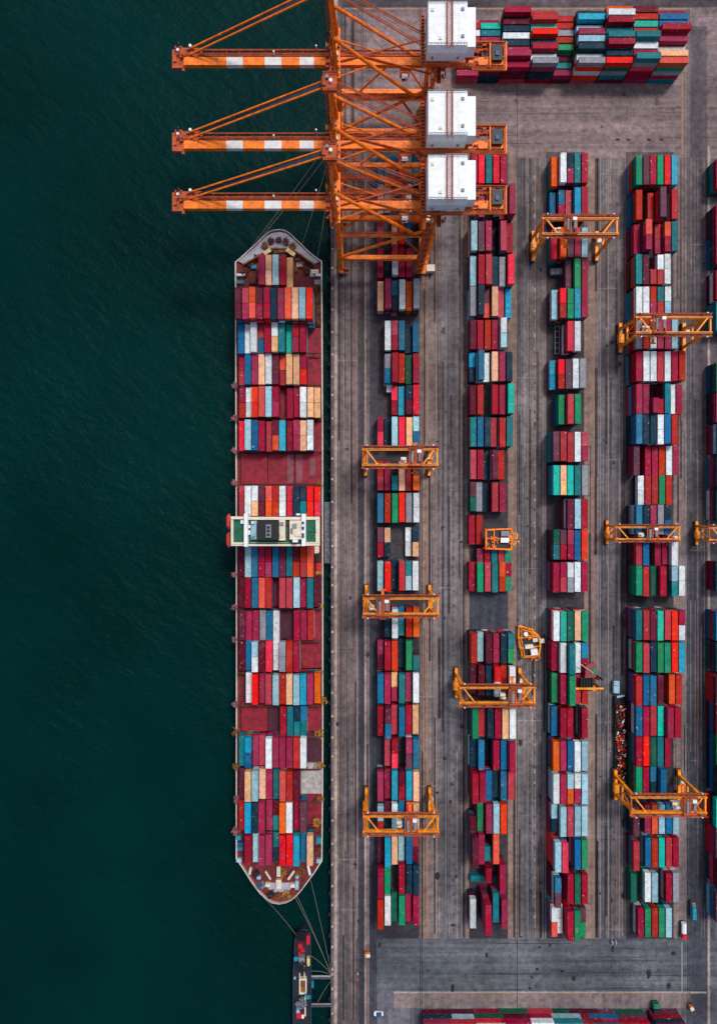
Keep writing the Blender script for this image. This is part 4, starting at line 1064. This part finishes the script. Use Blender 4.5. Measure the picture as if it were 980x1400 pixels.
# long trailer of scrap, and the pale truck above it
t1 = tag(empty('scrap_trailer', G(845,1013,0)), 'long dark trailer heaped with red, white and orange scrap beside the fourth block', 'trailer')
b = MB(); b.box(-2.3,-19.5,.9,2.3,19.5,1.25)
for s in (-1,1): b.box(s*2.3-.12,-19.5,1.25,s*2.3+.12,19.5,2.3)
b.build('flat_bed', BLACK, t1)
mats = [REDP, WHITE, ORANGE, DRUST, DARK, CREAM]
b = MB(); rr = random.Random(77)
for k in range(330):
    y = rr.uniform(-19,17); c = Vector((rr.uniform(-1.7,1.9), y, 1.6+rr.uniform(0,1.6)))
    d = Vector((rr.uniform(-1,1), rr.uniform(-.6,.6), rr.uniform(-.3,.5)))*rr.uniform(.4,1.3)
    mi = rr.choices(range(6), (5,2,4,6,5,1))[0]
    if rr.random() < .5: b.tube(c-d, c+d, rr.uniform(.08,.22), 6, mi)
    else: b.cbox(c, (rr.uniform(.3,1.2), rr.uniform(.2,.9), rr.uniform(.1,.5)), mi, rr.uniform(0,3))
tag(b.build('scrap_load', mats, t1), kind='stuff')
for y in (-15,-12.5,12,14.5):
    b = MB()
    for s in (-1,1): b.tube((s*1.6-.35,y,.5),(s*1.6+.35,y,.5),.5,12)
    b.build('wheel', RUBBER, t1)
b = MB(); b.beam((-1.6,19.4,2.2),(1.7,20,2.2),.8,.3); b.build('headboard', PALEB, t1)
def truck(loc, rz, label, cab, load, L=6.5, W=2.4, tank=False, cat='truck', name='truck', h=2.4):
    o = tag(empty(name, loc, rz), label, cat)
    b = MB(); b.box(-W/2+.2,-L/2,.5,W/2-.2,L/2,.95); b.build('chassis', DARK, o)
    b = MB(); y1 = L/2; b.prism([(-W/2,y1-2.0),(W/2,y1-2.0),(W/2,y1-.25),(W/2-.25,y1),(-W/2+.25,y1),(-W/2,y1-.25)], .8, 2.7); b.box(-W/2+.15,y1-1.9,2.7,W/2-.15,y1-.5,2.95); b.build('cab', cab, o)
    b = MB(); b.box(-W/2+.15,y1-.32,1.7,W/2-.15,y1+.02,2.5); b.build('windscreen', GLASS, o)
    b = MB()
    if tank: b.tube((0,-L/2+.1,1.95),(0,y1-2.3,1.95),1.05,14)
    else: b.box(-W/2,-L/2,1.0,W/2,y1-2.15,1.0+h)
    b.build('tank' if tank else 'cargo_box', load, o)
    wheels(o, (-W/2+.25,W/2-.25), (-L/2+.9, y1-1.1), .5, .4)
    return o
truck(G(839,937), 0, 'pale blue van-like truck above the long scrap trailer', PALEB, PALEB, 5.2, 2.5, h=1.75)
truck(G(931,1268), math.pi, 'red truck with a white tank at the bottom end of the fourth block', REDP, WHITE, 6.6, 2.3, tank=True)
truck(G(943.5,1240), 0, 'narrow turquoise and grey truck at the kerb right of the red tank truck', GREY, CYANP, 7.0, 1.5)
truck(G(760,374.5), math.pi/2, 'grey boxy truck parked in a gap near the top of the third block', GREY, GREY, 6.4, 2.5)
truck(G(893,1379), 0, 'dark green truck beside the bottom row of containers', GREENP, DARK, 8, 2.6)
truck(G(531.5,530), 0, 'small white truck in a dark gap of the first block', PALEB, WHITE, 5, 2.2)
def trailer(px, py, label):
    o = tag(empty('skeletal_trailer', G(px, py)), label, 'trailer')
    b = MB()
    for s in (-1,1): b.box(s*.9-.15,-6,1.0,s*.9+.15,6,1.3)
    for k in range(6): b.box(-1.2,-5.8+k*2.3,1.05,1.2,-5.5+k*2.3,1.25)
    b.build('frame', GREY, o); wheels(o, (-1,1), (-4.6,-3.3), .5, .4)
trailer(760, 466, 'empty grey skeletal trailer left of a tall bright red container in the third block')
def small(name, px, py, rz, label, cat, body, top):
    o = tag(empty(name, G(px, py), rz), label, cat)
    b = MB(); b.prism([(-.85,-1.9),(.85,-1.9),(.9,1.6),(.6,2.0),(-.6,2.0),(-.9,1.6)], .35, .95); b.build('body', body, o)
    b = MB(); b.box(-.75,-1.2,.95,.75,.7,1.5); b.build('cabin', top, o)
    b = MB(); b.box(-.7,.7,.95,.7,.95,1.4); b.build('windscreen', GLASS, o)
    wheels(o, (-.75,.75), (-1.2,1.2), .33, .22)
    return o
small('parked_car', 517.5, 1384, math.pi/2, 'small white and blue car parked at the bottom left of the yard', 'car', WHITE, BLUEP)
def forklift(px, py, rz, label):
    o = tag(empty('forklift', G(px, py), rz), label, 'forklift')
    b = MB(); b.box(-.7,-1.3,.4,.7,.9,1.2); b.box(-.7,-1.5,.5,.7,-1.0,1.6); b.build('body', ORANGE, o)
    b = MB()
    for x in (-.6,.6):
        for y in (-.7,.7): b.beam((x,y,1.2),(x,y,2.2),.1,.1)
    b.box(-.7,-.85,2.2,.7,.85,2.3); b.build('overhead_guard', CREAM, o)
    b = MB()
    for x in (-.45,.45): b.box(x-.08,.95,.1,x+.08,1.1,2.6); b.box(x-.08,1.1,.15,x+.08,2.2,.22)
    b.build('mast_and_forks', DARK, o); wheels(o, (-.65,.65), (-.9,.7), .33, .25)
forklift(503, 1302, -math.pi/2, 'orange forklift at the corner of the quay and the lower cross road')
forklift(942, 1374, .5, 'orange forklift beside crimson containers in the bottom right corner')
def person(px, py, z, label, shirt, trousers):
    me = bpy.data.meshes.new('person')
    V = [(0,0,.95),(0,0,1.2),(0,0,1.42),(0,0,1.55),(0,.02,1.68),(.1,0,.9),(.13,.02,.5),(.13,0,.06),(.14,.14,.04),(-.1,0,.9),(-.13,-.03,.5),(-.13,-.06,.06),(-.14,.08,.04),(.2,0,1.4),(.28,.02,1.12),(.3,.14,.9),(-.2,0,1.4),(-.28,.02,1.12),(-.3,.14,.9)]
    E = [(0,1),(1,2),(2,3),(3,4),(0,5),(5,6),(6,7),(7,8),(0,9),(9,10),(10,11),(11,12),(2,13),(13,14),(14,15),(2,16),(16,17),(17,18)]
    me.from_pydata(V, E, []); o = bpy.data.objects.new('person', me); C.objects.link(o)
    R = [.15,.14,.16,.06,.11,.1,.075,.05,.05,.1,.075,.05,.05,.07,.05,.04,.07,.05,.04]
    md = o.modifiers.new('skin', 'SKIN')
    for i, r in enumerate(R): me.skin_vertices[0].data[i].radius = (r, r)
    me.skin_vertices[0].data[0].use_root = True
    o.modifiers.new('sub', 'SUBSURF').levels = 1
    o.location = G(px, py, z); me.materials.append(shirt)
    # helmet as a child
    b = MB(); b.tube((0,.02,1.72),(0,.02,1.84), .14, 10, r2=.06); b.build('helmet', trousers, o)
    return tag(o, label, 'person')
person(489, 1329, .02, 'person in white work clothes with a helmet standing on the quay apron', WHITE, WHITE)
person(488.5, 1336, .02, 'person in orange work clothes standing on the quay apron', ORANGE, REDP)
# blue tarp bundle by the lower kerb
o = tag(empty('cable_drum', G(837,1286)), 'blue cable drum by the kerb at the lower end of the third lane', 'cable drum')
b = MB(); b.tube((-.7,0,1.1),(.7,0,1.1),.8,12); b.build('cable', BLUEP, o)
for s in (-1,1): MB().tube((s*.7,0,1.1),(s*.85,0,1.1),1.1,14).build('flange', CREAM, o)
# road barriers on the upper cross road
b = MB(); b.prism([(-.75,-.3),(.75,-.3),(.75,.3),(-.75,.3)],0,.25); b.prism([(-.7,-.14),(.7,-.14),(.7,.14),(-.7,.14)],.25,.9)
b0 = b.build('road_barrier', OLIVE)
for i, (x, y, l) in enumerate(((844,190.5,'leftmost of four orange barriers on the upper cross road'),(858.5,190.5,'second from left of four orange barriers on the upper cross road'),(886.5,190.7,'third from left of four orange barriers on the upper cross road'),(904,190.5,'rightmost of four orange barriers on the upper cross road'))):
    o = b0 if i == 0 else b0.copy()
    if i: C.objects.link(o)
    o.location = G(x, y, .03); o.rotation_euler = (0,0,RNG.uniform(-.4,.4)); tag(o, l, 'road barrier', 'orange barriers on the cross road')

# ------------------------------------------------------------------ barge
bg = tag(empty('service_barge', G(414,1345,-3.6)), 'narrow dark blue service barge with red winches moored below the ship stern', 'barge')
BX, BY, BZ = bg.location
def q(px, py, z): v = G(px, py, z); return Vector((v.x-BX, v.y-BY, z-BZ))
b = MB()
outl = [(403.5,1284),(406,1276),(410,1271),(415,1269.5),(421,1270),(424,1274),(425,1290),(425.3,1340),(425.5,1480),(401,1480),(401.2,1330)]
ring = lambda k, z: [Vector(((q(413.3,y,0).x+(q(x,y,0).x-q(413.3,y,0).x)*k), q(x,y,0).y, z)) for x,y in outl]
r0, r1 = ring(.9,-1.5), ring(1,4.2); m = len(outl)
for i in range(m): b.add([r0[i],r0[(i+1)%m],r1[(i+1)%m],r1[i]], [(3,2,1,0)])
b.build('hull', paint('barge_navy', rgb(18,40,62,.9), rust=.2, var=.3), bg)
b = MB(); b.add([p+Vector((0,0,-.5)) for p in r1], [tuple(range(m-1,-1,-1))]); b.build('deck', paint('barge_deck', rgb(26,34,48,.9), rust=.3, speck=.35, var=.5), bg)
b = MB()
for i in range(m): b.beam(r1[i], r1[(i+1)%m], .35, .5)
b.build('gunwale', paint('gunwale_navy', rgb(30,56,84,.9), rust=.2, speck=.5), bg)
def bb(name, mat, *bx):
    b = MB()
    for x0,y0,x1,y1,z0,z1 in bx:
        p = q(x0,y1,0); c = q(x1,y0,0); b.box(p.x,p.y,z0+3.7,c.x,c.y,z1+3.7)
    return b.build(name, mat, bg)
bb('bow_plate', BLACK, (405,1271.5,423,1277,0,.9))
for q_ in ((408,1287,414,1294,0,1.5),(411,1295,417,1299,0,1.2),(408,1299.5,412,1303.5,0,1.2)): bb('winch', REDP, q_)
bb('locker', REDP, (419.5,1275,424,1287,0,2.0)); bb('locker', paint('pale_yellow', rgb(232,214,140,.9)), (420,1306.5,423.8,1317,0,1.6))
bb('deck_house', GREY, (409,1304,417,1313,0,2.4)); bb('crane_boom', CREAM, (416.3,1313,417.6,1333,2.2,2.8)); bb('pipe_run', CREAM, (417,1356,418.6,1384,1.6,2.2)); bb('post', CREAM, (409.6,1326,410.6,1333.5,.6,1.4))
bb('cargo_frame', CREAM, (409.6,1334,411.2,1355,0,1.8),(418,1334,419.6,1355,0,1.8),(411.2,1334,418,1336,0,1.8),(411.2,1353,418,1355,0,1.8)); bb('cargo', RUSTY, (411.2,1336,418,1353,0,1.2))
bb('workboat', REDP, (405.5,1383,416,1389.5,0,1.2)); bb('workboat_thwart', WHITE, (413,1384,416,1389,1.2,1.4)); bb('deck_box', PALEB, (405.5,1377.5,410,1382,0,1.2)); bb('deck_box', GREY, (411,1362,416,1368,0,1.2)); bb('tarpaulin', CYANP, (426,1344,428.5,1352.5,-2.2,-.8)); bb('side_panel', PALEB, (402,1334.5,405,1337,0,.8))
clump(q(413,1322,3.4), 2.4, 60, 201).build('deck_gear', DARK, bg); clump(q(411,1281,3.6), 2.2, 50, 202).build('chain_heap', BLACK, bg); clump(q(412,1372,3.6), 2.2, 50, 203).build('deck_gear', GREY, bg); clump(q(421,1362,3.6), 1.0, 30, 204).build('deck_gear', CYANP, bg); clump(q(405,1310,3.6), .8, 30, 205).build('rope_heap', CYANP, bg)
def plank(y, mat, label):
    a = G(425.8, y, .9); c = G(452.5, y, .35)
    o = tag(empty('gangplank', (a+c)/2), label, 'gangplank', None)
    b = MB(); b.beam(a-o.location, c-o.location, .7, .16); b.build('board', mat, o)
    b = MB()
    for s in (-.45,.45): b.rail(a-o.location+Vector((0,s,.05)), c-o.location+Vector((0,s,.05)), .9, 6, .035)
    b.build('handrail', GREY, o)
plank(1334.6, paint('plank_grey_white', rgb(188,188,186,.9)), 'white gangplank from the barge to the quay, the upper of two')
plank(1372.8, paint('pinkish_board', rgb(170,146,146,.9)), 'pinkish grey gangplank from the barge to the quay, the lower of two')

# ------------------------------------------------------------------ camera, light, world
cam = bpy.data.cameras.new('camera'); co = bpy.data.objects.new('camera', cam); C.objects.link(co)
co.location = (0,0,H); co.rotation_euler = (0,0,0)
cam.sensor_fit = 'VERTICAL'; cam.sensor_height = 24; cam.lens = 24*F/1400
cam.clip_start = 1; cam.clip_end = 8000
bpy.context.scene.camera = co
EL, AZ = math.radians(62), math.radians(35)
w = bpy.data.worlds.new('World'); bpy.context.scene.world = w; w.use_nodes = True
nt = w.node_tree; bgn = nt.nodes['Background']
sky = nt.nodes.new('ShaderNodeTexSky'); sky.sky_type = 'NISHITA'; sky.sun_disc = False; sky.sun_elevation = EL; sky.sun_rotation = AZ; sky.air_density = 1.0; sky.dust_density = 4.0; sky.ozone_density = 1.0
nt.links.new(sky.outputs[0], bgn.inputs[0]); bgn.inputs[1].default_value = .105
sd = bpy.data.lights.new('sun', 'SUN'); sd.energy = 1.5; sd.angle = math.radians(11); sd.color = (1.0,.955,.9)
so = bpy.data.objects.new('sun', sd); C.objects.link(so)
dirv = Vector((math.sin(AZ)*math.cos(EL), math.cos(AZ)*math.cos(EL), math.sin(EL)))
so.rotation_euler = dirv.to_track_quat('Z', 'Y').to_euler(); so.location = dirv*200
vs = bpy.context.scene.view_settings
vs.view_transform = 'Standard'; vs.look = 'None'; vs.gamma = 1.0; vs.use_curve_mapping = False; vs.exposure = 0.32
